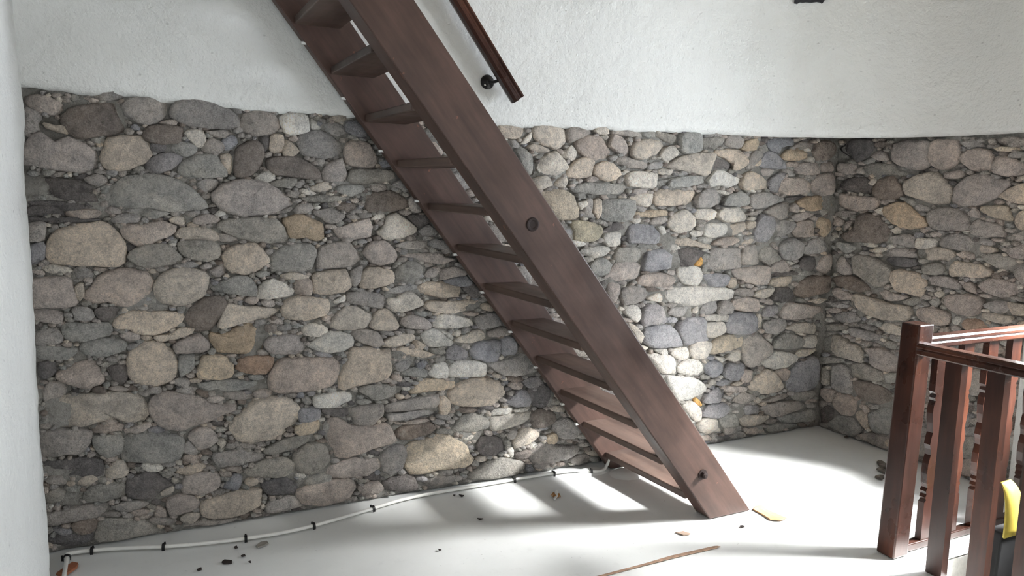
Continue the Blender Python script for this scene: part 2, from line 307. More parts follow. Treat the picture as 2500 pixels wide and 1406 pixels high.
# ------------------------------------------------------------------ stone data traced from the wall
STONES = """
@0 180 4.686
p 260 300 400 230 560 280 710 350 640 470 500 450 340 380
g 250 400 390 410 480 490 410 580 440 650 300 690 250 690
t 490 560 620 590 740 600 770 690 650 660 540 620
b 690 490 820 390 1050 350 1330 335 1390 440 1440 530 1430 660 1100 720 880 740 740 620
g 1405 370 1450 285 1600 265 1850 290 1910 350 1890 490 1750 570 1620 570 1450 480
b 1630 690 1680 600 1850 585 2080 610 2100 690 2050 780 1850 800 1660 760
p 270 880 370 690 470 670 640 780 790 725 960 800 1090 900 1100 1000 1040 1110 880 1135 600 1090 270 1030
t 1135 980 1200 850 1230 740 1380 715 1600 720 1680 800 1745 910 1640 1020 1480 1090 1330 1110 1200 1070
B 1650 1050 1760 960 1920 900 2080 950 2060 1010 1940 1100 1780 1145
G 1890 860 2000 800 2180 785 2280 860 2160 940 2000 920
g 980 220 1200 170 1400 190 1440 270 1200 300 1030 260
d 1710 810 1880 790 1900 880 1760 900
g 960 1200 1100 1150 1220 1190 1200 1280 1040 1260
d 330 1190 900 1220 1050 1300 1040 1350 620 1370 330 1370
x 480 490 640 500 680 560 560 570
x 440 560 540 640 780 720 620 770 480 660
x 720 340 900 310 1000 330 740 430 690 480
@0 0 1
G 262 470 300 432 370 425 430 435 480 470 510 500 500 510 420 517 370 510 300 505 265 500
p 513 480 540 450 600 438 650 445 690 470 715 495 700 510 660 522 600 528 545 515
p 725 1200 770 1180 850 1168 870 1190 850 1220 790 1238 740 1230
p 875 1190 920 1175 940 1195 925 1205 890 1212
g 660 1225 720 1212 745 1235 700 1245 650 1250
d 950 1170 1010 1160 1020 1185 980 1200 945 1192
g 1035 1172 1110 1160 1130 1168 1060 1190
@400 180 4.686
g 60 470 110 350 200 300 380 285 560 330 700 380 830 450 870 520 850 620 650 630 450 610 280 590 150 540
g 870 570 890 480 1000 435 1180 425 1270 480 1345 580 1300 650 1150 705 1000 690 890 630
w 1335 490 1400 455 1640 460 1665 650 1490 700 1380 660 1340 560
w 1680 560 1710 500 1760 580 1820 625 1700 635
g 1830 610 1900 560 2050 590 2090 680 2000 710 1900 680
B 2080 560 2200 540 2330 680 2320 740 2200 710 2090 650
w 250 690 300 645 440 645 470 720 490 800 460 835 370 820
g 480 660 740 650 820 720 700 740 580 720
B 670 780 790 700 835 760 800 860 700 865
g 420 870 540 740 680 800 700 860 640 900 500 900
b 810 1000 850 850 950 780 1080 770 1150 850 1130 1000 1080 1110 950 1175 820 1170
d 1080 720 1210 720 1200 850 1150 900
t 1215 890 1230 700 1370 700 1370 880 1340 910
t 1370 890 1380 780 1430 755 1540 870 1500 930 1380 930
g 1560 880 1530 750 1600 680 1750 640 1920 700 2030 830 2020 910 1880 970 1700 950 1580 920
b 1170 1010 1250 960 1500 940 1700 1040 1800 1110 1800 1220 1600 1190 1290 1160 1200 1090
p 1815 1150 1850 1050 2030 970 2070 1080 2090 1180 2060 1250 1850 1230
p 2070 900 2090 800 2200 770 2343 790 2400 880 2440 960 2410 1080 2150 1050 2080 1010
G 2110 1130 2200 1090 2600 1110 2640 1180 2500 1250 2200 1260 2120 1220
G 160 1110 220 990 400 920 620 930 680 1030 730 1160 600 1180 400 1190 220 1180
t 640 930 770 920 790 1060 770 1150 720 1110
w 1040 1220 1090 1150 1190 1105 1270 1105 1260 1200 1170 1245
g 370 1260 480 1200 620 1220 610 1290 480 1345
G 1220 1270 1330 1210 1520 1200 1500 1290 1300 1295
g 1500 1260 1600 1210 1620 1270 1540 1300
t 1660 1310 1850 1240 1940 1320 1780 1350
G 1950 1340 2000 1280 2250 1270 2300 1320 2150 1400
x 220 620 460 640 400 660 260 640
@0 460 4.686
d 310 60 620 20 1040 40 1130 150 900 160 620 90
d 310 150 600 140 900 180 1160 200 1150 240 800 260 640 200 330 200
d 320 210 640 210 740 280 700 300 330 300
p 750 260 1050 240 1170 270 1100 330 800 350
d 330 320 760 330 1200 350 1050 380 700 400 340 370
g 310 400 500 400 520 560 450 610 300 590
B 360 660 510 610 510 760 480 860 330 860 320 770
t 530 700 560 560 700 460 900 420 1150 380 1290 450 1360 540 1440 620 1430 780 1390 890 1000 885 700 870 580 860
p 1380 480 1420 410 1640 420 1830 370 2000 420 1990 510 1750 620 1640 670 1500 620 1420 560
G 1450 790 1520 700 1700 640 1900 640 2020 740 2100 800 2040 860 1850 900 1600 890
t 1990 540 2080 450 2300 450 2500 460 2540 540 2500 600 2300 600 2080 580
p 350 1060 800 1010 840 1180 900 1330 780 1360 350 1370
g 830 950 930 900 1060 960 1030 1020 900 1030
t 860 1110 950 1080 960 1180 910 1290 860 1220
p 945 1240 1060 1100 1150 1000 1300 930 1450 915 1680 960 1755 1050 1720 1190 1620 1310 1480 1360 1350 1340 1230 1300 1080 1320
t 1760 1120 1820 1000 1950 930 2150 910 2340 950 2390 1050 2340 1230 2200 1310 2030 1345 1850 1310 1780 1220
t 1940 350 2100 310 2160 360 2100 410 1960 390
p 2200 350 2340 300 2500 320 2510 380 2340 410 2230 400
G 1560 250 1750 240 1950 290 1700 340
d 1440 650 1560 660 1480 740
@400 460 4.686
G 1550 120 1700 80 2000 90 2100 100 2000 150 1700 155
g 1700 270 1900 230 2080 300 2050 350 1940 395 1860 380
g 1290 270 1460 210 1450 250 1300 300
o 1370 360 1480 310 1600 310 1720 360 1820 410 1825 570 1740 605 1640 560 1460 570 1410 460
p 1950 460 2100 420 2343 340 2380 450 2360 560 2150 580 2010 560
G 600 440 700 360 1000 340 1280 350 1360 430 1430 580 1350 620 1120 620 900 580 750 530
g 630 520 700 520 830 570 850 610 640 600
G 170 680 180 610 400 590 620 620 650 700 640 790 500 830 300 810 200 750
t 665 780 720 700 850 640 1040 625 1120 700 1210 830 1120 920 980 975 780 970 700 880
G 1215 850 1260 740 1400 650 1680 630 1740 700 1720 830 1680 930 1450 950 1250 950
g 1740 830 1780 680 1900 630 2130 610 2180 700 2280 820 2150 890 1950 910 1770 915
g 2140 960 2270 880 2270 1000 2210 1120 2150 1100
t 1710 980 1800 960 2080 930 2150 1140 2050 1190 1740 1215
t 1320 1000 1450 970 1650 990 1640 1040 1400 1045
p 1510 1060 1680 1040 1690 1210 1510 1200
w 1070 1260 1100 1130 1180 1050 1280 1040 1450 1130 1500 1190 1400 1245 1200 1260
G 550 1160 650 1070 800 1010 980 1020 1050 1100 1060 1230 900 1220 700 1200
p 520 950 680 890 700 990 600 1010
@60 720 5
p 100 250 160 180 330 190 470 230 470 330 330 350 130 310
g 590 200 640 150 760 150 830 200 840 280 740 310 620 300
d 850 180 1000 150 1160 160 1150 230 1050 300 960 330 890 280
t 1075 360 1150 270 1280 200 1600 205 1900 215 1955 290 1830 400 1650 480 1450 490 1300 430 1130 420
b 1970 250 2060 140 2230 20 2400 10 2480 110 2380 300 2240 430 2090 440 1990 350
G 450 400 560 340 800 350 1050 345 1075 420 1050 480 850 540 620 570 510 550
g 140 470 230 420 380 410 440 470 470 550 400 590 140 590
G 140 620 400 640 630 650 600 740 500 790 250 800 140 740
G 670 650 740 560 1000 535 1200 560 1245 620 1200 690 1000 750 830 745 720 710
p 1160 500 1230 450 1400 480 1400 540 1280 575
t 1580 500 1800 480 1900 400 2060 410 2050 470 1850 530 1640 570
p 1810 610 1950 530 2120 490 2220 540 2270 640 2200 700 1860 710
t 1245 820 1290 680 1450 580 1650 580 1800 680 1865 850 1830 1010 1720 1090 1560 1120 1350 1090 1270 970
p 370 990 480 910 650 840 800 800 890 840 930 940 980 1040 900 1110 750 1140 600 1110 440 1050
d 990 880 1210 850 1250 980 1230 1090 1150 1090 1030 960
d 160 850 350 820 390 930 250 1040 180 1000
g 220 1190 300 1070 480 1080 500 1200 350 1250 240 1290
g 1250 620 1400 590 1390 650 1270 680
G 1890 760 2060 720 2060 900 1900 1000 1890 880
x 590 800 650 660 720 740 720 800
x 980 1050 1020 990 1100 1060
@480 720 5
t 250 390 310 240 380 100 560 140 800 150 1010 180 1000 220 870 300 680 310 480 370 330 410
t 1035 170 1110 60 1250 25 1600 50 1620 180 1560 250 1300 320 1090 290 1050 250
w 1680 90 1810 10 1820 70 1690 110
g 1830 60 1870 -30 2100 -40 2290 0 2310 110 2270 170 2050 130 1890 110
t 1625 380 1700 240 1830 140 1950 150 2140 250 2120 330 2030 410 1750 430
t 2110 390 2170 230 2300 170 2400 230 2480 400 2400 440 2200 430
o 165 560 180 450 260 480 400 460 500 400 640 350 720 390 820 370 825 520 780 680 640 720 540 725 370 700 280 710 220 640
p 825 600 900 510 1090 500 1200 490 1310 600 1300 690 1230 725 900 710
w 1280 430 1340 355 1520 360 1610 420 1590 480 1440 510 1330 490
g 980 390 1060 370 1160 370 1160 430 990 440
w 1360 620 1500 520 1640 450 1850 470 1920 560 1900 630 1720 700 1530 700
b 840 370 960 360 970 430 860 450
g 1880 470 1950 430 2180 440 2250 510 2290 600 2190 640 1990 570
t 2290 560 2500 480 2640 480 2680 540 2500 620 2290 640
y 15 950 40 830 90 740 260 740 380 780 460 880 440 990 330 1030 20 1020
r 490 900 530 790 700 750 940 760 920 880 850 960 690 970 540 940
p 875 1010 960 860 1060 780 1400 765 1690 770 1750 860 1700 1060 1620 1130 1300 1180 1000 1200 900 1140
t 1740 1000 1840 800 1900 650 2080 650 2220 690 2350 670 2380 850 2370 980 2250 1060 1960 1110 1820 1165 1750 1140
G 10 1090 400 1040 850 1040 860 1090 780 1150 350 1180 100 1180
w 1420 1290 1470 1230 1700 1200 1950 1190 1970 1270 1800 1340 1620 1380 1450 1370
g 1290 1270 1340 1240 1400 1300 1350 1350
p 2390 1030 2420 960 2500 1000 2490 1060
G 1980 1170 2100 1110 2420 1100 2430 1240 2200 1290
@860 440 5
g 490 60 560 10 630 10 690 110 640 130
b 150 230 170 170 330 140 500 135 620 200 670 240 680 310 590 360 500 390 380 370 200 390
p 690 250 740 190 840 270 880 380 740 380 700 330
w 230 480 300 420 420 410 410 460 330 470
d 660 440 900 420 960 480 930 540 830 580 760 520
w 310 640 380 570 430 460 510 400 600 440 720 530 800 600 750 650 580 700 480 735 380 700
g 810 610 930 560 1020 600 1060 670 900 690
p 135 870 240 760 400 750 490 810 560 930 500 1000 380 1030 250 1010 160 930
g 520 790 650 750 920 730 930 770 900 840 620 830
g 930 790 980 720 1140 740 1200 830 1060 840
p 600 900 850 890 1090 900 1110 940 1250 960 1110 1020 920 1000 750 960 620 930
G 525 1130 600 1030 720 985 820 1020 860 1100 800 1190 700 1250 590 1230
t 100 1300 130 1130 210 1060 380 1080 510 1110 500 1250 300 1310 130 1320
p 880 1160 940 1080 1060 1060 1070 1120 1000 1180 890 1200
p 1040 1170 1100 1090 1250 1060 1380 1090 1410 1160 1240 1180 1080 1230
B 1100 1240 1300 1190 1400 1170 1470 1270 1350 1300 1200 1270
d 1350 1330 1480 1270 1590 1370 1500 1440
@860 680 5
t 760 160 870 60 1060 45 1310 90 1330 160 1300 220 1090 235 960 200 840 190
g 410 160 560 95 780 80 790 120 600 180 430 190
w 430 240 560 240 640 170 720 170 790 220 870 290 840 330 600 420 520 410 460 320
t 870 320 920 270 1200 280 1530 260 1555 340 1440 390 1200 420 1000 410 910 370
p 615 560 640 460 760 450 900 500 970 580 930 625 700 610
w 1000 590 1030 480 1130 440 1350 470 1440 500 1495 570 1300 600 1050 610
g 1505 470 1600 440 1760 420 1840 520 1860 570 1560 610
g 1640 660 1780 600 1900 600 1960 640 1900 690 1690 710
w 850 670 940 620 1050 630 1150 720 1230 770 1170 820 920 830 880 760
w 1220 660 1330 630 1300 690 1230 690
w 1080 650 1180 670 1240 740 1200 750
w 1240 770 1290 720 1450 660 1560 620 1640 700 1600 760 1400 790
t 530 900 600 840 760 850 1010 930 880 970 700 940 550 950
t 740 800 800 760 900 820 820 860
B 1140 970 1170 870 1240 810 1340 850 1430 920 1400 1000 1200 990
B 1450 880 1500 810 1600 770 1820 760 1820 900 1760 1010 1650 1020 1500 980
B 1825 920 1840 740 1960 720 2010 800 2010 940 1930 930 1870 960
w 930 1170 1000 1050 1150 1030 1170 1130 1160 1210 1000 1215
w 1175 1120 1270 1020 1420 1010 1630 1040 1640 1200 1400 1200 1180 1205
g 1660 1060 1800 1010 2130 950 2200 1040 2290 1130 2100 1180 1850 1190 1750 1120
g 510 1040 720 990 700 1080 560 1130
B 770 1060 850 1000 920 1020 910 1080 820 1110
G 600 1150 750 1080 930 1120 900 1200 640 1180
B 2090 1250 2250 1200 2350 1280 2430 1370 2200 1370
@80 920 5
t 165 420 200 310 350 240 600 210 850 210 1050 190 1300 210 1370 320 1415 420 1400 510 1280 570 1130 580 1080 530 950 520 800 550 620 610 400 615 240 580
p 1420 430 1430 300 1500 210 1700 190 1850 210 2050 270 2200 330 2480 330 2490 400 2250 490 2100 560 1950 600 1780 650 1560 600 1470 520
p 700 620 850 580 1080 580 1110 640 900 680 730 690
p 1115 640 1250 610 1430 550 1450 600 1280 670 1130 700
g 90 700 350 640 690 660 715 720 680 830 580 940 350 960 90 990
G 720 740 900 720 1100 720 1100 850 1060 950 950 985 830 960 750 880
G 1110 760 1300 690 1600 680 1840 740 1840 880 1820 980 1680 1040 1400 1050 1080 1030 1100 900
p 1890 720 2000 640 2150 620 2260 760 2160 850 2030 910 1960 830
g 1850 850 1900 780 2010 900 2000 960 1860 930
t 2240 790 2330 760 2350 810 2300 860
d 130 1050 500 1000 830 1000 870 1100 850 1180 700 1250 560 1220 300 1220 150 1180
t 880 1240 930 1110 1030 1040 1100 1050 1180 1170 1060 1240 950 1255
t 550 1310 600 1230 720 1200 790 1250 660 1330
t 1740 1150 1900 1090 2100 1060 2080 1140 1900 1200 1760 1180
@520 920 5
t 180 620 320 470 460 340 560 280 760 250 950 270 1060 380 1040 500 950 600 850 690 720 780 560 790 330 800 250 720
B 1060 400 1150 385 1310 385 1300 500 1180 550 1060 540
y 1005 620 1060 580 1290 520 1300 650 1200 690 1080 710 1015 690
g 1650 390 1800 360 2060 330 2080 470 2000 540 1960 590 1740 590 1700 470
G 610 910 800 800 1050 720 1190 730 1160 800 950 900 680 955
p 1400 790 1350 650 1400 520 1540 500 1700 600 1950 590 2130 560 2200 680 2230 780 2080 830 1900 880 1720 960 1510 995 1480 880
d 1330 400 1620 400 1680 480 1560 490 1400 480
g 2060 1080 2050 960 2150 850 2290 830 2360 900 2350 1040 2290 1140 2180 1200 2090 1160
G 980 960 1130 830 1240 800 1360 830 1440 1000 1350 1130 1200 1200 1040 1150 1000 1050
p 1370 1160 1470 1080 1700 1010 2020 1000 2040 1100 1900 1200 1650 1230 1480 1230
G 640 1030 860 980 1000 1050 1000 1180 850 1230 500 1230 380 1160
g 0 950 350 900 620 950 600 1020 300 1080 60 1090
d 600 1290 850 1240 1080 1290 1090 1360 1000 1430 660 1440
G 1100 1300 1250 1200 1440 1200 1440 1260 1280 1340
d 2080 1290 2350 1230 2500 1300 2480 1400 2150 1400
@920 900 5
y 400 300 500 190 600 125 940 155 950 240 800 260 640 275 480 310
t 880 310 960 220 1080 150 1300 120 1460 150 1560 230 1580 290 1500 390 1400 450 1150 470 1000 460 920 420
g 110 480 130 430 350 390 740 310 740 460 500 490 150 545
g 140 560 350 540 720 480 720 560 500 600 170 640
p 190 690 600 610 620 640 300 710
b 220 790 300 720 620 650 730 720 680 790 420 860 330 880 260 850
t 755 480 760 380 830 330 890 410 905 500 890 545 800 530
B 1560 420 1640 370 1760 260 1850 290 1890 380 1860 450 1720 470
d 1850 250 2000 180 2120 250 2100 400 2050 470 1900 440
w 1400 540 1500 490 1650 490 1670 540 1440 580
w 1680 510 1880 475 1870 510 1700 530
w 1380 640 1450 590 1870 530 1885 610 1780 680 1430 755
G 920 780 1000 620 1100 560 1260 560 1395 660 1360 730 1200 770 1060 770
b 1895 580 1950 510 2080 500 2190 560 2180 640 2080 710 1920 710
y 375 930 600 880 800 800 950 860 1090 930 1110 1010 1180 1100 1090 1180 950 1210 780 1220 620 1270 430 1300 380 1220 370 1050
w 1060 830 1250 790 1270 840 1070 880
d 1220 930 1260 860 1400 820 1540 880 1565 980 1480 1060 1330 1080 1240 1020
t 1680 870 1760 740 1870 730 2000 790 1960 860 1820 940 1700 970
g 1580 810 1650 740 1710 760 1690 840 1630 880
y 2080 840 2180 790 2210 870 2170 930 2100 920
g 2160 700 2280 600 2400 640 2490 760 2400 850 2250 850 2170 790
g 1880 1060 1950 960 2050 900 2200 940 2440 930 2450 1000 2350 1080 2150 1140 1950 1165 1890 1120
w 1590 990 1680 970 1670 1070 1640 1090
G 1100 1330 1280 1180 1500 1090 1800 1140 1820 1200 1700 1300 1400 1370
g 770 1310 800 1240 930 1240 920 1290
b 1690 1030 1880 1000 1870 1100 1720 1110
@80 1080 5
G 590 690 680 570 800 510 1090 500 1140 550 1110 680 900 710 680 730
d 1150 470 1220 420 1400 360 1550 420 1700 500 1780 520 1560 600 1500 680 1350 710 1190 680 1150 600
t 1560 640 1650 570 1720 540 1720 600 1600 670
p 1830 560 1860 430 2050 370 2250 380 2290 450 2250 570 2080 640 1850 640
B 2330 560 2400 450 2480 400 2560 440 2500 560
t 2045 830 2060 740 2200 680 2500 600 2780 570 2790 700 2760 790 2600 860 2400 920 2200 940 2090 900
p 1630 790 1660 690 1800 650 2000 680 2030 770 1980 830 1830 880 1690 900
p 1480 890 1530 780 1620 830 1630 900 1500 920
t 1800 930 1900 880 2030 860 2050 910 1950 980 1850 970
G 770 1080 830 970 1000 930 1300 950 1500 1010 1570 1100 1400 1160 800 1240
g 940 800 1100 740 1300 720 1420 760 1250 840 1100 850
g 150 880 400 830 640 780 900 750 880 850 780 930 500 970 300 1010 150 1010
b 460 1000 780 940 780 1040 700 1110 540 1110
d 160 1150 500 1120 750 1120 760 1200 500 1280 200 1250
G 160 640 300 570 400 600 360 700 200 760
g 1720 1050 1900 980 2200 960 2500 920 2400 1000 2000 1090 1740 1110
x 340 740 400 630 500 600 590 640 580 720 500 790 380 800
@1200 290 5
t 80 90 400 80 420 130 350 240 150 220
w 340 310 440 210 510 150 510 240 420 300
t 500 180 520 100 640 80 830 110 920 160 900 300 800 375 720 330 600 300
g 930 120 1120 100 1250 160 1100 230 950 290
t 1260 150 1300 90 1430 110 1440 180 1330 185
g 1480 180 1540 130 1820 170 1850 235 1650 200
G 1860 160 1990 160 2000 220 1880 220
G 2010 210 2100 170 2260 210 2240 300 2120 260
p 1015 340 1060 250 1200 205 1330 220 1410 310 1460 420 1400 480 1280 510 1130 450
p 1440 330 1490 200 1600 230 1690 390 1690 460 1550 400
t 1700 420 1760 290 1900 250 2060 270 2110 330 2020 420 1860 490 1740 470
w 2050 450 2120 360 2220 330 2300 430 2210 490 2100 510
w 870 450 960 330 1040 410 1040 480 1000 520 920 470
g 200 280 280 260 330 320 320 350 230 340
G 290 360 380 350 480 440 530 560 530 650 480 690 400 600 330 470
t 440 340 520 310 720 360 740 400 600 410 480 380
w 570 590 620 490 720 430 800 395 860 470 940 600 800 680 690 690 610 650
t 920 660 960 580 1090 480 1200 475 1265 520 1240 640 1210 710 1080 720 950 715
t 1255 680 1260 570 1350 530 1450 530 1560 620 1570 690 1500 750 1390 755
g 1530 540 1560 460 1700 480 1890 550 1870 610 1750 600 1620 570
g 1900 580 1960 530 2080 530 2080 590 1920 620
w 1650 740 1720 640 2030 670 2030 790 2000 850 1700 820
w 2050 620 2220 620 2180 690 2060 670
w 490 750 680 700 740 810 640 850 570 870
t 770 800 830 720 920 730 940 790 900 830 800 830
G 1000 890 1050 810 1180 780 1620 800 1650 850 1580 920 1300 920 1100 905
y 620 910 720 870 880 870 1000 960 1060 1130 1050 1200 1000 1230 800 1230 700 1080
w 1060 1030 1150 1010 1160 1080 1110 1090
g 1140 1180 1170 990 1240 970 1230 1150 1290 1230 1180 1210
t 1260 1000 1350 980 1340 1150 1300 1230 1260 1130
G 1355 1090 1380 990 1600 980 1740 1000 1740 1110 1700 1240 1480 1250 1370 1210
w 1690 960 1800 920 1980 920 1970 1020 1930 1080 1800 1040
t 1980 1040 2000 900 2100 860 2490 880 2490 970 2390 1050 2080 1060
G 2040 770 2300 700 2500 690 2600 710 2500 800 2200 830 2050 830
y 1740 1190 1780 1140 2100 1110 2170 1140 2140 1180 1950 1200
@1620 300 5
G 205 160 260 120 480 115 495 250 480 340 280 375 210 320
G 505 190 720 180 745 240 680 290 510 330 500 260
t 40 530 180 430 370 370 560 365 625 380 590 480 540 620 510 650 380 610 300 590 200 580 100 560
g 760 250 800 160 880 140 990 200 980 270 920 310 830 290
o 960 310 1020 220 1140 200 1150 270 1130 330 1000 335
t 640 340 780 320 920 330 1020 430 1020 500 930 570 840 580 870 510 780 440 680 400
d 600 560 660 430 740 460 840 510 830 565 740 550 640 560
B 1280 230 1350 190 1560 190 1600 260 1440 300 1420 370 1320 330
g 1050 490 1080 380 1170 340 1230 400 1120 500 1090 570 1030 570
B 1190 540 1240 380 1330 350 1480 480 1480 560
y 1100 570 1130 500 1210 440 1190 510
o 1440 420 1520 330 1680 320 1770 370 1740 440 1580 460 1480 450
b 1840 360 1900 240 2020 210 2110 280 2100 380 2000 450 1890 450
g 1620 300 1700 230 1830 250 1830 320 1700 300
p 1620 560 1700 500 1880 480 1920 560 1900 620 1700 630
p 1940 510 2060 480 2080 580 1960 600
p 1430 720 1500 670 1700 680 1800 760 1760 850 1600 880 1440 870
p 1850 700 1900 640 2070 610 2090 780 2050 870 1900 880 1830 800
w 540 700 640 580 750 590 950 680 900 750 790 790 700 760 580 780
G 60 760 100 680 380 640 500 690 500 730 300 780 100 790
t 960 760 980 650 1100 590 1280 720 1270 800 1050 825 980 800
B 1290 700 1400 620 1500 610 1430 720 1400 840 1300 830
p 1180 570 1350 570 1300 640 1230 640
g 400 930 480 830 620 800 750 920 740 970 560 1030 430 1030
w 660 820 800 850 780 880 690 850
G 730 1000 790 890 950 840 1060 900 1060 980 980 1015 800 1015
g 1070 880 1250 850 1480 930 1350 990 1150 1050 1070 1020
o 1650 970 1760 900 1950 900 2080 1000 1960 1060 1780 1070 1660 1010
d 1490 920 1800 880 1700 930 1500 950
w 400 1100 450 1050 620 1060 640 1110 590 1180 430 1170
w 660 1110 720 1040 950 1040 1030 1140 1000 1200 800 1210 700 1180
g 1040 1100 1200 1060 1230 1080 1100 1140
g 1240 1090 1380 1010 1540 970 1560 1040 1520 1150 1420 1170 1290 1120
p 1560 1070 1600 980 1660 1030 1640 1090
p 1560 1150 1700 1090 1850 1110 1780 1160 1640 1200
w 60 1220 140 1110 290 1060 410 1160 400 1250 280 1330 170 1340 90 1290
o 1885 1190 1940 1150 2030 1200 2030 1300 1960 1400 1900 1320
B 1100 1380 1150 1200 1210 1120 1340 1150 1360 1250 1330 1380 1260 1460 1150 1450
g 1370 1240 1450 1190 1600 1210 1620 1270 1540 1340 1400 1400
p 1600 1330 1650 1210 1800 1190 1830 1300 1830 1380 1650 1390
x 2120 440 2200 300 2280 400 2200 470
@1380 540 5
k 80 60 100 0 250 0 430 60 440 130 400 220 300 245 110 230 120 130
d 460 120 600 20 680 20 730 80 650 110
w 460 240 490 160 590 140 680 140 690 290 620 305 530 300
B 770 170 790 60 950 20 1080 60 1150 140 1140 260 1020 280 900 260 780 270
w 1140 70 1220 80 1250 140 1200 165
t 1170 230 1220 190 1460 200 1700 270 1800 300 1780 350 1600 310 1400 300 1240 270
w 1270 360 1310 285 1400 325 1330 355
w 190 390 250 330 420 310 550 320 540 370 450 430 360 450
G 615 390 640 330 850 320 970 350 980 430 870 490 640 500
B 950 600 970 470 1010 370 1200 350 1310 420 1300 560 1200 600 1040 610
d 1340 500 1360 370 1500 330 1680 370 1690 400 1600 500 1540 550 1380 555
f 1600 500 1650 440 1680 480 1660 550 1590 540
G 290 560 330 500 450 450 580 530 550 630 480 660 360 650
p 550 640 620 530 760 490 930 530 900 620 850 690 700 720 560 730 470 700
g 1790 420 1800 340 2120 330 2140 450 2160 570 1850 600 1740 600
p 880 740 960 660 1150 630 1350 680 1370 730 1250 795 1050 800 930 780
w 1390 680 1370 580 1540 550 1640 570 1690 620 1680 740 1610 790 1450 760
B 1700 700 1750 640 1960 650 2000 720 1960 800 1780 800
t 1990 800 2010 720 2080 690 2120 790 2050 820
p 510 830 560 750 660 760 670 850 640 950 590 1010 530 920
g 690 960 680 850 800 800 1000 830 1010 910 940 980 800 1010 720 1020
w 1000 940 1150 890 1200 890 1190 990 1070 970
w 1240 900 1280 820 1500 800 1700 810 1950 810 2050 850 2030 950 1800 970 1650 1020 1500 1035 1300 1000
w 725 1110 760 1050 860 1025 930 1090 940 1160 890 1230 800 1190
B 940 1200 970 1050 1100 1000 1190 1060 1230 1180 1220 1250 1060 1260 980 1280
g 1270 1130 1300 1060 1550 1050 1530 1120 1400 1170
w 1550 1140 1570 1080 1640 1040 1620 1110
g 1650 1130 1690 1020 1830 970 1850 1070 1810 1130
g 1860 1140 1910 980 2000 980 2070 1060 2040 1120 1920 1150
p 2080 1080 2080 960 2200 930 2360 960 2350 1100 2200 1100
w 1730 1210 1740 1150 2000 1150 1960 1200 1750 1220
g 2150 470 2200 300 2330 300 2370 440 2380 520 2200 530
@1720 540 5
w 10 40 250 30 285 90 240 170 80 200 0 170
t 300 170 340 50 480 20 515 100 400 160
t 530 100 540 20 630 0 620 70
w 400 190 440 150 490 190
p 110 290 200 210 380 200 420 240 300 300
G 690 440 700 340 770 290 850 350 920 460 800 520 730 500
g 920 330 1000 240 1100 205 1210 280 1190 420 1120 470 970 460
g 1220 350 1300 230 1390 210 1500 290 1510 370 1250 400
p 810 590 880 510 960 470 1070 580 1000 620 850 620
w 1010 490 1120 510 1090 545 1040 540
d 1160 520 1230 440 1350 450 1380 540 1330 610 1200 600
p 1410 600 1420 500 1500 410 1570 420 1560 600 1480 640
p 1590 600 1640 450 1690 430 1770 620 1700 650
G 1610 300 1640 250 1800 290 1890 340 1830 380 1720 395
G 1130 630 1340 600 1380 640 1200 670
p 360 600 600 560 795 550 760 770 560 760 400 690
t 790 770 880 700 1150 670 1100 750 1000 800 880 800
d 790 690 870 640 1100 610 1140 650 900 680
b 1110 900 1180 740 1300 680 1500 670 1530 790 1500 870 1350 900 1250 940
d 845 960 900 820 1060 820 1110 900 1090 970 950 990
w 600 900 700 840 870 820 850 890 800 940 640 930
g 360 900 400 830 590 830 590 910 480 920
G 1780 460 1800 420 1900 410 2080 450 2200 520 2290 600 2260 700 2180 780 2080 800 1980 740 1900 690 1800 630
b 1550 700 1650 665 1800 680 1950 760 2000 840 1900 870 1750 830 1620 780
p 1540 890 1570 820 1650 820 1780 900 1760 960 1620 940
t 1780 1000 1800 890 1900 890 2080 950 2270 1010 2500 1040 2490 1200 2400 1220 2150 1200 1980 1140 1850 1090
g 1500 1010 1650 990 1770 1030 1740 1060 1560 1050
p 930 1150 1010 1000 1170 1010 1440 1050 1450 1180 1200 1200 970 1200
B 730 1130 780 1030 890 1040 880 1120 760 1180
B 280 1210 330 1130 600 1120 640 1200 620 1340 480 1380 300 1360
w 630 1160 680 1130 720 1240 690 1330 640 1280
w 670 1030 740 1030 730 1060
g 750 1250 850 1190 980 1200 980 1290 880 1370 760 1360
t 980 1310 1100 1250 1300 1240 1360 1300 1350 1380 1200 1360
g 1560 1180 1640 1120 1800 1110 1890 1200 1800 1240 1650 1230
t 1280 980 1400 940 1500 950 1410 1000
G 1470 1260 1700 1260 1720 1320 1500 1340
@1520 780 5
t 60 40 150 70 260 190 240 280 200 270 130 160
B 265 200 280 130 400 70 560 70 660 130 720 260 740 320 600 340 400 350 290 290
B 670 130 700 40 850 -20 1020 -10 1020 180 1060 260 900 290 790 310 720 220
w 1035 180 1030 70 1080 40 1230 30 1270 150 1150 220 1060 225
y 1070 410 1150 260 1300 200 1460 200 1480 270 1450 350 1250 390 1150 420
g 1480 430 1480 250 1560 190 1680 190 1840 350 1800 430 1700 490 1620 560 1550 575 1490 500
G 1860 350 1870 240 2000 165 2150 200 2240 260 2200 340 2000 360
w 2220 340 2250 230 2370 195 2390 290 2370 340
w 1750 240 1830 240 1840 290
w 230 320 330 350 310 390 260 360
w 400 370 560 370 560 430 500 440
w 590 430 650 360 800 350 830 420 810 490 700 490
w 830 330 950 260 1090 290 1060 400 1010 470 880 490 830 430
w 1140 470 1170 460 1280 490 1200 535
w 1290 470 1360 390 1470 390 1460 510 1340 510
w 1700 520 1830 460 1900 390 2110 430 2110 500 1980 580 1860 610 1720 570
w 2110 420 2180 380 2380 360 2370 400 2150 470
w 310 430 500 430 620 460 650 560 650 660 500 660 430 580
w 670 590 760 510 930 500 1000 610 920 680 760 680 690 650
B 1010 580 1100 500 1220 540 1230 640 1150 720 1050 680
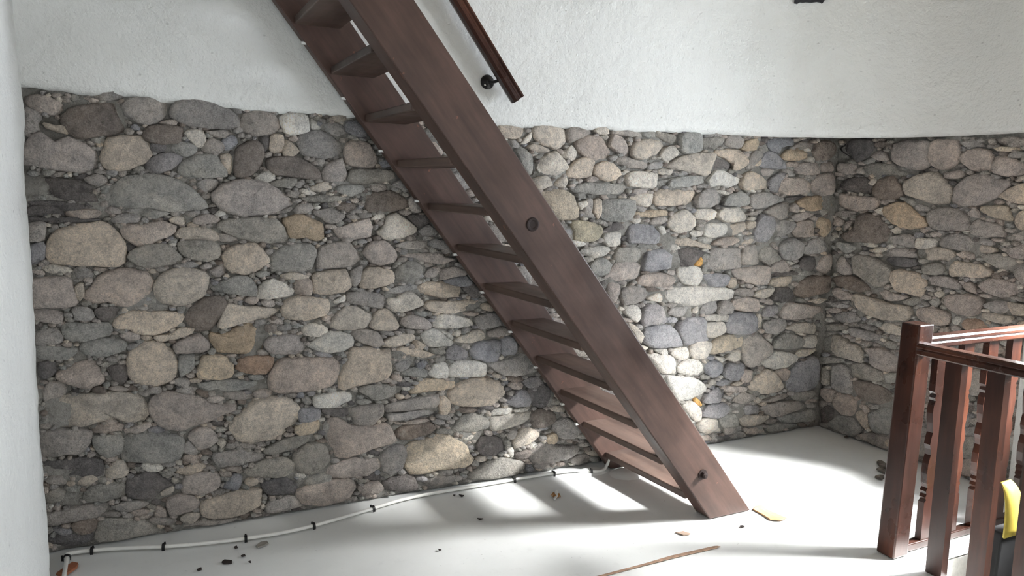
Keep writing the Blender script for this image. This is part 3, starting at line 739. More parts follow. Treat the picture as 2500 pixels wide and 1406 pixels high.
B 1240 640 1300 560 1480 540 1500 620 1430 750 1280 720
p 1450 720 1490 640 1590 620 1570 760 1480 770
w 520 690 700 700 900 720 1000 800 1030 860 930 930 800 980 690 990 600 860
t 1540 860 1600 750 1750 610 1850 640 1920 730 1960 820 1900 880 1740 910
p 1880 650 1980 600 2060 640 2030 740 1960 740
B 1970 780 2060 650 2160 540 2340 450 2380 560 2370 780 2300 850 2150 890 2040 870
p 1250 880 1300 820 1520 830 1530 880 1400 885
f 870 990 900 960 960 1030 960 1060 900 1030
w 730 1050 830 1000 930 1040 965 1110 950 1210 890 1250 820 1160
B 980 980 1100 860 1230 840 1250 940 1180 1010 1020 1020
g 1350 1000 1450 890 1600 920 1640 980 1480 1030
B 970 1150 1060 1050 1250 1020 1330 1090 1260 1170 1150 1200 1000 1190
B 1420 1100 1560 1040 1670 1070 1680 1140 1500 1160
g 1700 1000 1950 910 2060 930 1990 980 1800 1000
g 1690 1080 1900 1020 2200 1000 2230 1080 2100 1130 1900 1190 1780 1160
G 1900 1200 2200 1130 2340 1080 2320 1230 2000 1270
G 1200 1200 1270 1160 1390 1160 1410 1300 1220 1320
t 1420 1220 1500 1170 1800 1180 1790 1230 1680 1290 1500 1310
w 920 1300 980 1210 1140 1220 1180 1320 1240 1390 1000 1395
g 1250 1330 1400 1330 1400 1400 1250 1400
G 1760 1330 1900 1270 2150 1280 2100 1320 1800 1370
@2000 320 5
d 240 220 400 100 640 110 660 190 560 330 450 370 380 330
b 660 160 760 130 900 150 860 180 700 190
p 630 310 700 230 790 260 830 360 700 350
p 885 250 930 150 1050 110 1330 130 1330 340 1310 440 1200 475 1010 430 910 370
p 1340 380 1350 160 1420 110 1680 110 1710 200 1700 350 1620 440 1500 470 1400 440
p 1720 340 1760 260 1900 215 2080 240 2100 330 2080 480 1980 500 1830 470
p 2100 420 2120 330 2250 300 2380 350 2500 420 2500 520 2300 550 2130 510
y 2140 210 2220 190 2440 205 2430 240 2180 240
g 1720 130 1900 110 2030 190 1800 190
p 210 430 260 390 430 400 430 510 350 530 230 490
g 450 500 510 440 540 520
G 530 450 600 400 890 400 920 470 1120 520 1050 550 800 530 600 530
t 1030 710 1060 620 1180 540 1400 500 1530 600 1600 690 1560 820 1580 880 1400 890 1200 830 1060 780
p 1600 860 1640 700 1800 560 1980 520 2180 590 2330 600 2300 680 2150 800 2000 880 1800 930 1680 910
b 640 700 700 600 800 560 920 560 1000 690 1020 770 900 830 740 830 660 780
d 230 660 330 580 560 560 620 660 600 780 420 740 260 710
w 600 640 640 590 720 565 700 610 640 660
t 2170 800 2320 700 2500 640 2560 800 2530 900 2380 870
p 220 820 260 760 400 790 700 810 700 910 650 960 400 970 260 930
o 775 1010 800 930 900 880 1050 870 1150 970 1280 1060 1320 1160 1200 1185 1000 1180 890 1130 820 1060
g 1170 930 1220 890 1330 940 1310 980 1210 970
g 1310 1080 1340 980 1500 930 1720 960 1810 1040 1830 1170 1780 1210 1450 1200 1360 1160
p 1820 1000 1900 940 1950 1010 1920 1050 1840 1030
y 1960 970 2000 910 2300 920 2320 990 2370 1100 2200 1080 2080 1050
b 250 1270 400 1200 450 1050 560 1000 680 1020 850 1180 870 1260 860 1370 600 1360 330 1340
w 670 970 770 940 770 1020
p 290 1210 320 1110 390 1090 350 1180
t 2380 1150 2420 1010 2500 970 2560 1100 2500 1210
g 1830 1190 1850 1110 1950 1080 2200 1150 2250 1210 2250 1290 2000 1280 1830 1260
w 870 1210 960 1180 1000 1210 930 1250
g 880 1300 1050 1250 1170 1310 1160 1420 900 1370
w 1170 1420 1190 1320 1300 1310 1270 1420
g 1450 1330 1550 1260 1740 1250 1880 1340 1870 1440 1780 1460 1500 1420
p 1340 1270 1400 1230 1480 1250 1440 1300
g 2280 1310 2500 1210 2500 1330 2400 1340
x 930 460 1300 480 1500 490 1000 500
x 1050 780 1350 890 1500 900 1150 850
@2000 560 5
w 1290 120 1420 120 1390 220 1270 220
t 1190 260 1300 230 1560 230 1660 300 1560 380 1380 370 1200 350
p 1660 300 1760 270 1880 300 1870 370 1720 340
t 1910 230 2000 195 2160 240 2140 280 1970 280
G 1930 340 1960 280 2200 310 2380 350 2380 420 2260 500 2150 460
p 2180 220 2330 240 2260 265
p 2280 280 2400 200 2500 180 2520 350 2350 340
t 1570 500 1640 390 1760 400 2000 440 2090 510 2080 570 1950 590 1720 570 1620 580
G 1230 490 1260 430 1500 410 1510 540 1350 550 1270 540
p 880 240 1020 230 1170 300 1150 350 920 330 800 330
d 800 370 900 330 1170 370 1160 450 1000 460 880 440
t 890 620 900 520 980 490 1180 530 1280 620 1270 760 1230 830 1100 790 940 740
p 1320 590 1450 560 1620 600 1740 690 1700 740 1500 700 1360 670
p 1750 680 1850 650 1920 780 1800 750
p 1940 690 2050 610 2200 600 2360 650 2440 740 2380 810 2240 830 2060 780
g 2370 490 2420 430 2560 420 2560 640 2480 660 2390 590
w 2400 700 2430 670 2490 700 2460 740
w 1410 780 1490 760 1500 800 1450 825
p 1470 860 1560 800 1740 780 1960 820 2000 900 1950 1000 1850 1060 1680 1030 1550 960
p 1170 1020 1240 950 1400 960 1560 1010 1590 1120 1500 1180 1300 1130 1200 1090
p 620 740 750 730 920 780 1080 820 960 870 800 860 660 800
G 1020 880 1190 830 1200 900 1080 930
G 1340 880 1440 840 1470 900 1400 940
g 2010 930 2130 870 2270 890 2300 1000 2200 1030 2080 980
t 2290 890 2500 920 2520 1060 2340 1030
t 1950 1070 1980 1010 2200 1040 2370 1070 2320 1160 2150 1130
w 1610 1100 1690 1070 1720 1100 1690 1160 1630 1150
r 1740 1130 1820 1080 1960 1110 2080 1240 1850 1270 1760 1200
p 1540 1180 1640 1170 1740 1220 1680 1250
t 690 1210 790 1150 900 1150 1000 1210 990 1300 820 1260
g 370 1230 420 1200 740 1290 730 1350 560 1350 400 1290
@1900 800 4.34
t 460 230 475 150 560 80 680 90 740 150 860 200 900 300 880 370 800 350 700 320 580 290
p 930 220 1100 220 1240 290 1240 460 1130 470 980 390 970 290
G 450 470 480 410 530 480 520 610 450 580
g 550 590 580 420 640 390 720 410 760 560 770 690 680 690 570 650
G 760 390 900 380 1080 460 1100 560 900 560 790 520
b 790 560 970 580 1130 650 1210 740 1200 830 1000 800 830 720
p 460 640 600 670 590 760 520 790 450 720
p 585 770 650 710 740 715 810 790 815 880 760 930 680 920 610 850
d 440 880 520 830 590 900 560 990 450 1000
p 840 830 900 815 970 890 930 910
t 810 930 870 880 950 940 940 1050 890 1050
G 500 1020 640 930 780 960 880 1060 860 1110 780 1150 600 1080
G 960 900 1190 850 1190 1110 1000 1110 950 1000
g 830 1130 1000 1120 1150 1160 1150 1290 1000 1240
t 1130 1220 1170 1170 1190 1290
G 440 310 680 330 680 370 450 380
G 1110 500 1240 480 1240 580 1120 580
"""
PAL = {'g': (150, 147, 142), 'G': (147, 146, 141), 'd': (98, 97, 99), 'b': (128, 116, 108), 't': (186, 172, 154),
       'y': (200, 180, 150), 'w': (204, 198, 187), 'o': (190, 162, 126), 'p': (168, 156, 148), 'B': (136, 139, 146),
       'r': (168, 132, 106), 'k': (168, 158, 128), 'f': (206, 162, 104)}
PAL = {k: tuple(int(sum(c)/3 + (x-sum(c)/3)*0.50 + (2, 0, -2)[q]) if k not in 'f' else x for q, x in enumerate(c)) for k, c in PAL.items()}
traced, voids = [], []
x0 = y0 = 0.0; sc = 1.0
for ln in STONES.strip().splitlines():
    ln = ln.strip()
    if not ln: continue
    if ln[0] == '@':
        x0, y0, sc = map(float, ln[1:].split()); continue
    tk = ln.split(); v = list(map(float, tk[1:]))
    P = [(x0 + v[i]/sc, y0 + v[i+1]/sc) for i in range(0, len(v), 2)]
    (voids if tk[0] == 'x' else traced).append((tk[0], P))

YM, XM = 3.630, 4.252            # mortar planes of the two stone walls
YS, XS = 3.605, 4.227            # planes on which the stone outlines lie
XL = -0.350                      # left wall face
def corner_x(y): return 2035 - (y-400)*0.0677
def to_back(p):
    w = on_plane(p[0], p[1], 1, YS); return (w.x, w.z)
def to_right(p):
    w = on_plane(p[0], p[1], 0, XS); return (-w.y, w.z)

def centroid(P):
    return (sum(p[0] for p in P)/len(P), sum(p[1] for p in P)/len(P))
def area2(P):
    return 0.5*sum(P[i][0]*P[(i+1) % len(P)][1] - P[(i+1) % len(P)][0]*P[i][1] for i in range(len(P)))

rngs = random.Random(11)
def stone_geo(P, wall, code, rng, simple=False):
    """P: outline (u,z) on the wall; returns centre, verts (local), faces"""
    if area2(P) < 0: P = P[::-1]
    C = catmull(P, 5, 0.42)
    per = sum(math.dist(C[i], C[(i+1) % len(C)]) for i in range(len(C)))
    A = abs(area2(C)); r = 2*A/per                      # mean half width
    n = 10 if simple else max(12, min(26, int(per/0.022)))
    # resample
    out = []; acc = 0.0; step = per/n; tgt = 0.0; i = 0; N = len(C)
    segs = [math.dist(C[k], C[(k+1) % N]) for k in range(N)]
    k = 0; s = 0.0
    for q in range(n):
        t = q*step
        while s + segs[k] < t and k < N-1:
            s += segs[k]; k += 1
        f = (t-s)/max(segs[k], 1e-9); a, b = C[k], C[(k+1) % N]
        out.append((a[0]+(b[0]-a[0])*f, a[1]+(b[1]-a[1])*f))
    cx, cz = centroid(out)
    so0 = rng.uniform(0, 50); ex = []
    for (u, z) in out:
        d = math.hypot(u-cx, z-cz) or 1e-6
        g = 0.005 + 0.006*noise.noise(Vector((u*32, z*32, so0))) + 0.003*noise.noise(Vector((u*90, z*90, so0)))
        if simple: g *= 0.7
        ex.append((u+(u-cx)/d*g, max(0.006, z+(z-cz)/d*g)))
    out = ex
    h = min(0.058, 0.027 + 0.17*r)*rng.uniform(0.86, 1.12)
    if code == 'd': h *= 0.8
    chips = []
    tx, tz = rng.uniform(-0.10, 0.10), rng.uniform(-0.06, 0.12)
    rings = [(0.0, -0.075), (-0.02, 0.30), (0.035, 0.80), (0.13, 0.95), (0.5, 1.0)]
    chips = [(rng.uniform(0, 2*pi), rng.uniform(0.15, 0.55), rng.uniform(0.5, 1.3)) for _ in range(rng.choice((1, 2, 3)))]
    if simple: rings = [(0.0, -0.05), (0.0, 0.45), (0.16, 0.95)]
    V = []; so = rng.uniform(0, 50)
    for ins, hh in rings:
        for (u, z) in out:
            d = math.hypot(cx-u, cz-z); k2 = min(ins*r*1.5, d*0.85)/max(d, 1e-6) if ins > 0 else ins*0.3
            uu, zz = u+(cx-u)*k2, z+(cz-z)*k2
            nz = noise.noise(Vector((uu*26+so, zz*26, so)))*0.10 + noise.noise(Vector((uu*11, zz*11+so, so)))*0.12
            ht = h*(hh + (nz if hh > 0.2 else 0)) if hh > 0 else hh
            if hh > 0.5:
                ht += tx*(uu-cx) + tz*(zz-cz)
                for ph, c0, sl in chips:
                    q = ((uu-cx)*cos(ph) + (zz-cz)*sin(ph))/max(r*1.3, 1e-4)
                    if q > c0: ht -= h*min(0.45, (q-c0)*sl*0.6)
            jit = 0.0035*noise.noise(Vector((uu*60, zz*60, so+hh*3)))
            V.append((uu-cx+jit, ht, zz-cz-jit))
    V.append((0.0, h*(1.03 + 0.1*noise.noise(Vector((cx*20, cz*20, so)))), 0.0))
    F_ = []
    for q in range(len(rings)-1):
        for j in range(n):
            a, b = q*n+j, q*n+(j+1) % n
            F_.append((a, b, b+n, a+n))
    top = (len(rings)-1)*n
    for j in range(n):
        F_.append((top+j, top+(j+1) % n, len(V)-1))
    if wall == 'back':
        W = [(v[0], -v[1], v[2]) for v in V]; cen = (cx, YM, cz)
    else:
        W = [(-v[1], -v[0], v[2]) for v in V]; cen = (XM, -cx, cz)
    return cen, W, F_, A
def tint(code, rng):
    c = lin(PAL[code]); k = (1.45 if code in 'wyof' else 1.75 if code in 'd' else 1.60)*rng.uniform(0.88, 1.10); w = rng.uniform(-0.03, 0.03)
    return (c[0]*k*(1+w), c[1]*k, c[2]*k*(1-w), 1.0)
def put_tint(me, cols):
    a = me.color_attributes.new('tint', 'FLOAT_COLOR', 'POINT')
    a.data.foreach_set('color', np.array(cols, dtype=np.float32).ravel())

# ---- fill the gaps between the traced stones with smaller rubble
GX, GY, GS = 625, 352, 4.0
occ = np.zeros((GY, GX), bool)
gx, gy = np.meshgrid((np.arange(GX)+0.5)*GS, (np.arange(GY)+0.5)*GS)
def poly_mask(P, grow=0.0):
    c = centroid(P)
    if grow:
        Q = []
        for p in P:
            d = math.hypot(p[0]-c[0], p[1]-c[1]) or 1.0
            Q.append((p[0]+(p[0]-c[0])/d*grow, p[1]+(p[1]-c[1])/d*grow))
        P = Q
    xs = [p[0] for p in P]; ys = [p[1] for p in P]
    i0, i1 = max(0, int(min(xs)/GS)), min(GX, int(max(xs)/GS)+2)
    j0, j1 = max(0, int(min(ys)/GS)), min(GY, int(max(ys)/GS)+2)
    if i1 <= i0 or j1 <= j0: return None
    X, Y = gx[j0:j1, i0:i1], gy[j0:j1, i0:i1]
    ins = np.zeros(X.shape, bool)
    for k in range(len(P)):
        ax, ay = P[k]; bx, by = P[(k+1) % len(P)]
        if ay == by: continue
        cr = ((ay > Y) != (by > Y)) & (X < (bx-ax)*(Y-ay)/(by-ay)+ax)
        ins ^= cr
    return (slice(j0, j1), slice(i0, i1)), ins
for code, P in traced + voids:
    r_ = poly_mask(catmull(P, 3), 1.0)
    if r_: occ[r_[0]] |= r_[1]
# outside of the stone walls is occupied
top_back = np.interp(gx, [60, 440, 600, 870, 1210, 1500, 1760, 1850, 2032, 2265, 2500], [222, 252, 266, 284, 306, 314, 324, 330, 340, 338, 334])
bot_back = np.interp(gx, [110, 237, 398, 693, 1300, 1735, 1946, 1993, 2167, 2600], [1345, 1325, 1305, 1256, 1152, 1083, 1046, 1035, 1098, 1262])
left_edge = 58 + (gy-205)*0.046
occ |= (gy < top_back) | (gy > bot_back) | (gx < left_edge)
occ |= np.abs(gx - corner_x(gy)) < 2
fill = []
rf = random.Random(5)
def fill_poly(cx, cy, w, h, a, n):
    P = []
    e = rf.uniform(2.0, 3.2)
    for k in range(n):
        t = 2*pi*(k+rf.uniform(-0.25, 0.25))/n
        rr = (abs(cos(t))**e + abs(sin(t))**e)**(-1/e)*rf.uniform(0.82, 1.06)
        x, y = w/2*rr*cos(t), h/2*rr*sin(t)
        P.append((cx+x*cos(a)-y*sin(a), cy+x*sin(a)+y*cos(a)))
    return P
for (tries, w0, w1, h0, h1, n) in ((1500, 80, 130, 34, 62, 8), (3000, 52, 90, 20, 40, 7), (7000, 34, 62, 12, 22, 7), (9000, 20, 36, 9, 16, 6), (9000, 12, 22, 7, 11, 5)):
    free = np.argwhere(~occ)
    for _ in range(tries):
        j, i = free[rf.randrange(len(free))]
        if occ[j, i]: continue
        w, h = rf.uniform(w0, w1), rf.uniform(h0, h1)
        cx, cy = gx[j, i], gy[j, i]
        tilt = 0.02 if cx < corner_x(cy) else 0.12
        P = fill_poly(cx, cy, w, h, tilt + rf.gauss(0, 0.12), n)
        r_ = poly_mask(P)
        if not r_ or not r_[1].any() or (occ[r_[0]] & r_[1]).any(): continue
        occ[r_[0]] |= r_[1]
        code = rf.choices('gGpbdBtw', (34, 24, 18, 7, 6, 5, 5, 3))[0]
        fill.append((code, P))

walls = {'back': [], 'right': []}
for src, simple in ((traced, False), (fill, True)):
    for code, P in src:
        c = centroid(P)
        wall = 'back' if c[0] < corner_x(c[1]) else 'right'
        Q = [(to_back if wall == 'back' else to_right)(p) for p in P]
        Q = [(u, max(z, 0.012)) for u, z in Q]
        big = abs(area2(Q))
        cen, V, F_, A = stone_geo(Q, wall, code, rngs, simple and big < 0.0045)
        walls[wall].append((A, cen, V, F_, tint(code, rngs), code))
# ------------------------------------------------------------------ the back wall
def grid_wall(name, fn, nu, nv, mat, thick, inward, noise_amp):
    """fn(i/nu, j/nv) -> Vector on the front; closed to the back by `thick` along `inward`"""
    V = []; Fc = []
    for j in range(nv+1):
        for i in range(nu+1):
            V.append(fn(i/nu, j/nv))
    idx = lambda i, j: j*(nu+1)+i
    for j in range(nv):
        for i in range(nu):
            Fc.append((idx(i, j), idx(i+1, j), idx(i+1, j+1), idx(i, j+1)))
    rim = [idx(i, 0) for i in range(nu)] + [idx(nu, j) for j in range(nv)] + [idx(i, nv) for i in range(nu, 0, -1)] + [idx(0, j) for j in range(nv, 0, -1)]
    b0 = len(V)
    for k in rim: V.append(Vector(V[k]) + inward*thick)
    n = len(rim)
    for k in range(n):
        Fc.append((rim[(k+1) % n], rim[k], b0+k, b0+(k+1) % n))
    Fc.append(tuple(b0+k for k in range(n))[::-1])
    return mesh_obj(name, V, Fc, mat, None, True)
def mortar_back(u, v):
    x, z = -0.42 + u*(4.72+0.42), v*2.02
    d = 0.012*fbm(x, 0.3, z, 12, 3) + 0.022*fbm(x, 2.0, z, 5, 2) - 0.004
    return Vector((x, YM + d, z))
wall_back = grid_wall('wall_back', mortar_back, 200, 80, M_MORTAR, 0.40, Vector((0, 1, 0)), 0)
struct(wall_back, 'rubble stone wall of rounded grey and tan stones under white plaster, behind the stair', 'wall')
def mortar_right(u, v):
    y, z = 3.66 - u*(3.66-2.31), v*2.02
    d = 0.012*fbm(0.7, y, z, 12, 3) + 0.022*fbm(2.4, y, z, 5, 2) - 0.004
    return Vector((XM + d, y, z))
wall_right = grid_wall('wall_right', mortar_right, 60, 80, M_MORTAR, 0.40, Vector((1, 0, 0)), 0)
struct(wall_right, 'dim rubble stone wall behind the balustrade', 'wall')

for wall, root in (('back', wall_back), ('right', wall_right)):
    lst = sorted(walls[wall], key=lambda s: -s[0])
    rest_v, rest_f, rest_c = [], [], []
    for k, (A, cen, V, F_, col, code) in enumerate(lst):
        if k < 300:
            o = mesh_obj('stone', V, F_, M_STONE, root, True)
            o.location = cen
            put_tint(o.data, [col]*len(V))
            if code == 'f': o['label'] = 'bright orange lump of expanding foam in the joint'
        else:
            b = len(rest_v)
            rest_v += [(v[0]+cen[0], v[1]+cen[1], v[2]+cen[2]) for v in V]
            rest_f += [tuple(i+b for i in f) for f in F_]
            rest_c += [col]*len(V)
    if rest_v:
        o = mesh_obj('small_stones', rest_v, rest_f, M_STONE, root, True)
        o['kind'] = 'stuff'
        put_tint(o.data, rest_c)
    print(wall, len(lst), 'stones')

# plaster above the stones: one thick coat that swings round the corner
YP, XP = 3.582, 4.190
path = [(-0.45, YP), (3.10, YP), (3.35, YP-0.015), (3.60, YP-0.10), (3.83, YP-0.25), (4.02, YP-0.43), (4.14, YP-0.60), (XP, YP-0.80), (XP, 2.302)]
def path_pts(step=0.05):
    out = []
    for a, b in zip(path[:-1], path[1:]):
        n = max(1, int(math.dist(a, b)/step))
        for k in range(n):
            t = k/n; out.append((a[0]+(b[0]-a[0])*t, a[1]+(b[1]-a[1])*t))
    out.append(path[-1]); return out
PP = path_pts()
def edge_z(x, y):
    z = np.interp(x, [-0.33, 0.23, 0.49, 0.98, 1.70, 2.42, 3.17, 3.46], [1.945, 1.926, 1.914, 1.915, 1.910, 1.934, 1.952, 1.955])
    if y < 3.2: z = 1.957
    ragged = 0.010 if x < 3.3 else 0.003
    return float(z) + ragged*fbm(x, y, 0.5, 16, 3) + ragged*0.8*fbm(x, y, 4.5, 5, 2)
ZT = 3.25
NV = 30
V = []; Fc = []
rows = []
for i, (x, y) in enumerate(PP):
    a = PP[max(i-1, 0)]; b = PP[min(i+1, len(PP)-1)]
    t = Vector((b[0]-a[0], b[1]-a[1], 0)).normalized(); nrm = Vector((t.y, -t.x, 0))        # towards the room
    ze = edge_z(x, y); col = []
    back = Vector((x, y, 0)) - nrm*0.085
    lipd = 0.028
    col.append(Vector((back.x, back.y, ze - 0.02)))                                        # buried
    q = Vector((x, y, 0)) - nrm*lipd; col.append(Vector((q.x, q.y, ze - 0.022)))
    q = Vector((x, y, 0)) - nrm*0.008; col.append(Vector((q.x, q.y, ze - 0.004)))
    for j in range(NV+1):
        z = ze + 0.012 + (ZT-ze-0.012)*(j/NV)
        d = 0.009*fbm(x, y, z, 2.2, 3) + 0.004*fbm(x, y, z, 9, 2)
        col.append(Vector((x, y, z)) + nrm*d)
    rows.append(col)
m_ = len(rows[0])
for col in rows: V += col
for i in range(len(rows)-1):
    for j in range(m_-1):
        Fc.append((i*m_+j, (i+1)*m_+j, (i+1)*m_+j+1, i*m_+j+1))
pl = mesh_obj('plaster', V, Fc, M_PLASTER, wall_back, True)
pl['label'] = 'thick white plaster coat above the stones'
# soffit under the rounded plaster corner
P0 = [(p[0], p[1]) for p in PP if p[0] >= 3.05]
sv = []; sf = []
for (x, y) in P0:
    sv.append((x+0.02, y+0.02, 1.955)); 
n0 = len(sv)
sv += [(XM+0.02, 2.302, 1.955), (XM+0.02, YM+0.02, 1.955), (3.05, YM+0.02, 1.955)]
sf.append(tuple(range(len(sv)))[::-1])
so_ = mesh_obj('soffit', sv, sf, M_MORTAR, wall_back)
so_['label'] = 'grey underside of the plaster in the corner'

# masonry body above the mortar, so the plaster has a wall behind it
bm = bmesh.new(); box(bm, -0.45, 4.75, YM-0.005, YM+0.40, 2.02, 3.30)
bm_obj('masonry_above', bm, M_MORTAR, wall_back)
# right wall around the window: plastered boxes with the window opening
bm = bmesh.new()
XO = 4.68
box(bm, XP+0.01, XO, WIN_Y1, 2.315, -0.2, 3.30)
box(bm, XP+0.01, XO, -2.70, WIN_Y0, -0.2, 3.30)
box(bm, XP+0.01, XO, WIN_Y0, WIN_Y1, -0.2, WIN_Z0)
box(bm, XP+0.01, XO, WIN_Y0, WIN_Y1, WIN_Z1, 3.30)
bm_obj('window_wall', bm, M_PLASTER, wall_right)
bm = bmesh.new(); box(bm, XM, XO, 2.315, YM+0.4, 2.02, 3.30)
bm_obj('masonry_above', bm, M_MORTAR, wall_right)
# window in the right wall, outside the picture: frame, glazing bars, panes
wroot = empty('window_1', (4.62, (WIN_Y0+WIN_Y1)/2, WIN_Z0))
struct(wroot, 'small white casement window in the right wall that lights the room', 'window')
def wpart(name, x0_, x1_, ya, yb, za, zb, mat):
    bm = bmesh.new(); box(bm, x0_-4.62, x1_-4.62, ya-wroot.location.y, yb-wroot.location.y, za-WIN_Z0, zb-WIN_Z0, 0.003 if mat is not M_GLASS else 0)
    return bm_obj(name, bm, mat, wroot)
M_GLASS = mat_glass()
M_WHITEWOOD = mat_flat('white_painted_wood', (225, 225, 220), 0.5)
fw = 0.035
for a in ((WIN_Y0, WIN_Y0+fw, WIN_Z0, WIN_Z1), (WIN_Y1-fw, WIN_Y1, WIN_Z0, WIN_Z1), (WIN_Y0+fw, WIN_Y1-fw, WIN_Z0, WIN_Z0+fw), (WIN_Y0+fw, WIN_Y1-fw, WIN_Z1-fw, WIN_Z1)):
    wpart('window_frame', 4.62, 4.67, *a, M_WHITEWOOD)
wpart('pane', 4.644, 4.648, WIN_Y0+fw, WIN_Y1-fw, WIN_Z0+fw, WIN_Z1-fw, M_GLASS)

# ------------------------------------------------------------------ left wall, rear wall, ceiling
def left_fn(u, v):
    y, z = -2.7 + u*(3.72+2.7), -0.01 + v*3.27
    d = 0.010*fbm(0.1, y, z, 2.5, 3) + 0.008*fbm(1.1, y, z, 16, 3) + 0.006*max(0.0, min(1.0, (y-3.2)/0.3))*fbm(5.1, y, z, 38, 2)
    near = max(0.0, min(1.0, (y-3.15)/0.45))
    lean = 0.012*(z-1.0)
    return Vector((XL + d - 0.05*near*near*(1 if z < 5 else 0) + 0.04 - lean*0.5, y, z))
wall_left = grid_wall('wall_left', lambda u, v: left_fn(1-(1-u)**1.6, v), 90, 70, M_PLASTER, 0.40, Vector((-1, 0, 0)), 0)
struct(wall_left, 'white plastered wall meeting the stone wall with a ragged edge', 'wall')
for p in wall_left.data.polygons: pass
bm = bmesh.new(); box(bm, -0.8, 4.75, -3.0, -2.6, -0.2, 3.3)
struct(bm_obj('wall_rear', bm, M_PLASTER), 'plain white plastered rear wall', 'wall')
bm = bmesh.new(); box(bm, -0.8, 4.75, -3.0, 4.1, 3.25, 3.45)
struct(bm_obj('ceiling', bm, mat_flat('ceiling_boards', (150, 138, 124), 0.8)), 'plain boarded ceiling', 'ceiling')

# ------------------------------------------------------------------ floor with the stairwell opening
HX, HY0, HY1 = 3.065, -0.7, 1.985
bm = bmesh.new()
nx, ny = 80, 100
def floor_z(x, y):
    w = 0.0025*fbm(x*0.7, y*1.6, 0, 1.7, 2)
    return -0.004 + w
def floor_patch(xa, xb, ya, yb, n, m2):
    vs = [[bm.verts.new((xa+(xb-xa)*i/n, ya+(yb-ya)*j/m2, floor_z(xa+(xb-xa)*i/n, ya+(yb-ya)*j/m2))) for i in range(n+1)] for j in range(m2+1)]
    for j in range(m2):
        for i in range(n):
            bm.faces.new((vs[j][i], vs[j][i+1], vs[j+1][i+1], vs[j+1][i]))
floor_patch(-0.5, HX, -2.7, 3.72, 60, 90)
floor_patch(HX, 4.4, HY1, 3.72, 26, 34)
floor_patch(HX, 4.4, -2.7, HY0, 12, 16)
me = bpy.data.meshes.new('floor'); bm.to_mesh(me); bm.free(); me.materials.append(M_VINYL)
me.polygons.foreach_set('use_smooth', [True]*len(me.polygons))
floor = link(bpy.data.objects.new('floor', me))
struct(floor, 'white vinyl floor with wrinkles and grime', 'floor')
bm = bmesh.new()
box(bm, -0.5, HX, -2.7, 3.72, -0.25, -0.012); box(bm, HX, 4.4, HY1, 3.72, -0.25, -0.012); box(bm, HX, 4.4, -2.7, HY0, -0.25, -0.012)
bm_obj('floor_slab', bm, M_WHITEWOOD, floor)
# stairwell shaft
bm = bmesh.new()
box(bm, HX-0.15, HX, HY0-0.15, HY1+0.15, -2.6, -0.25); box(bm, HX, 4.4, HY1, HY1+0.15, -2.6, -0.25)
box(bm, HX, 4.4, HY0-0.15, HY0, -2.6, -0.25); box(bm, 4.2, 4.4, HY0, HY1, -2.6, -0.2); box(bm, HX-0.15, 4.4, HY0-0.15, HY1+0.15, -2.7, -2.6)
struct(bm_obj('wall_stairwell', bm, M_PLASTER), 'pale plastered sides of the stairwell opening', 'wall')

# dark ragged recess high in the plaster near the corner
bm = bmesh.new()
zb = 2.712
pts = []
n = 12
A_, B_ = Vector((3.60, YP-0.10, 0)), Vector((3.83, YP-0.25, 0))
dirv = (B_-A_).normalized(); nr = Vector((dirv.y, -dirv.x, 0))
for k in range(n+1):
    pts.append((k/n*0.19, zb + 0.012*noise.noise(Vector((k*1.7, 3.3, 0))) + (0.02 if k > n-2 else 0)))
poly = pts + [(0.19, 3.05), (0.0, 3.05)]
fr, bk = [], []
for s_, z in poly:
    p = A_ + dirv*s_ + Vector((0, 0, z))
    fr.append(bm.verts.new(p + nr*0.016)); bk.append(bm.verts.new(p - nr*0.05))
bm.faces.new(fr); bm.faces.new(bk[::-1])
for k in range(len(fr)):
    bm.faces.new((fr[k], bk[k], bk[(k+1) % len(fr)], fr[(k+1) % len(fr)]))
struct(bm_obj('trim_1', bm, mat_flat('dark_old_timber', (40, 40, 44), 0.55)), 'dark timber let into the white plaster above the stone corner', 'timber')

# ------------------------------------------------------------------ the stair
stair = empty('staircase', (2.5, 3.1, 0))
tag(stair, 'steep brown wooden open-tread stair leaning along the stone wall', 'staircase')
SL = Vector((2.5, 3.1, 0))
K_N, K_F = 1.2465, 1.285
Y_N0, Y_N1 = 2.735, 2.842          # near stringer
Y_F0, Y_F1 = 3.495, 3.548         # far stringer
XN0, XF0, WH = 2.505, 2.437, 0.262
TOPZ = 3.2
def stringer(name, xf, k, ya, yb, WH):
    bm = bmesh.new()
    poly = [(xf-SL.x, 0.0), (xf+WH-SL.x, 0.0), (xf+WH-TOPZ/k-SL.x, TOPZ), (xf-TOPZ/k-SL.x, TOPZ)]
    prism(bm, poly, 'Y', ya-SL.y, yb-SL.y, 0.005)
    return bm_obj(name, bm, M_STAIR, stair)
near_s = stringer('stringer', XN0, K_N, Y_N0, Y_N1, 0.262)
near_s['label'] = 'wide brown plank stringer with bolts, away from the wall'
far_s = stringer('stringer', XF0, K_F, Y_F0, Y_F1, 0.285)
far_s['label'] = 'brown plank stringer against the stone wall'
RISE, Z0T = 0.199, 0.108
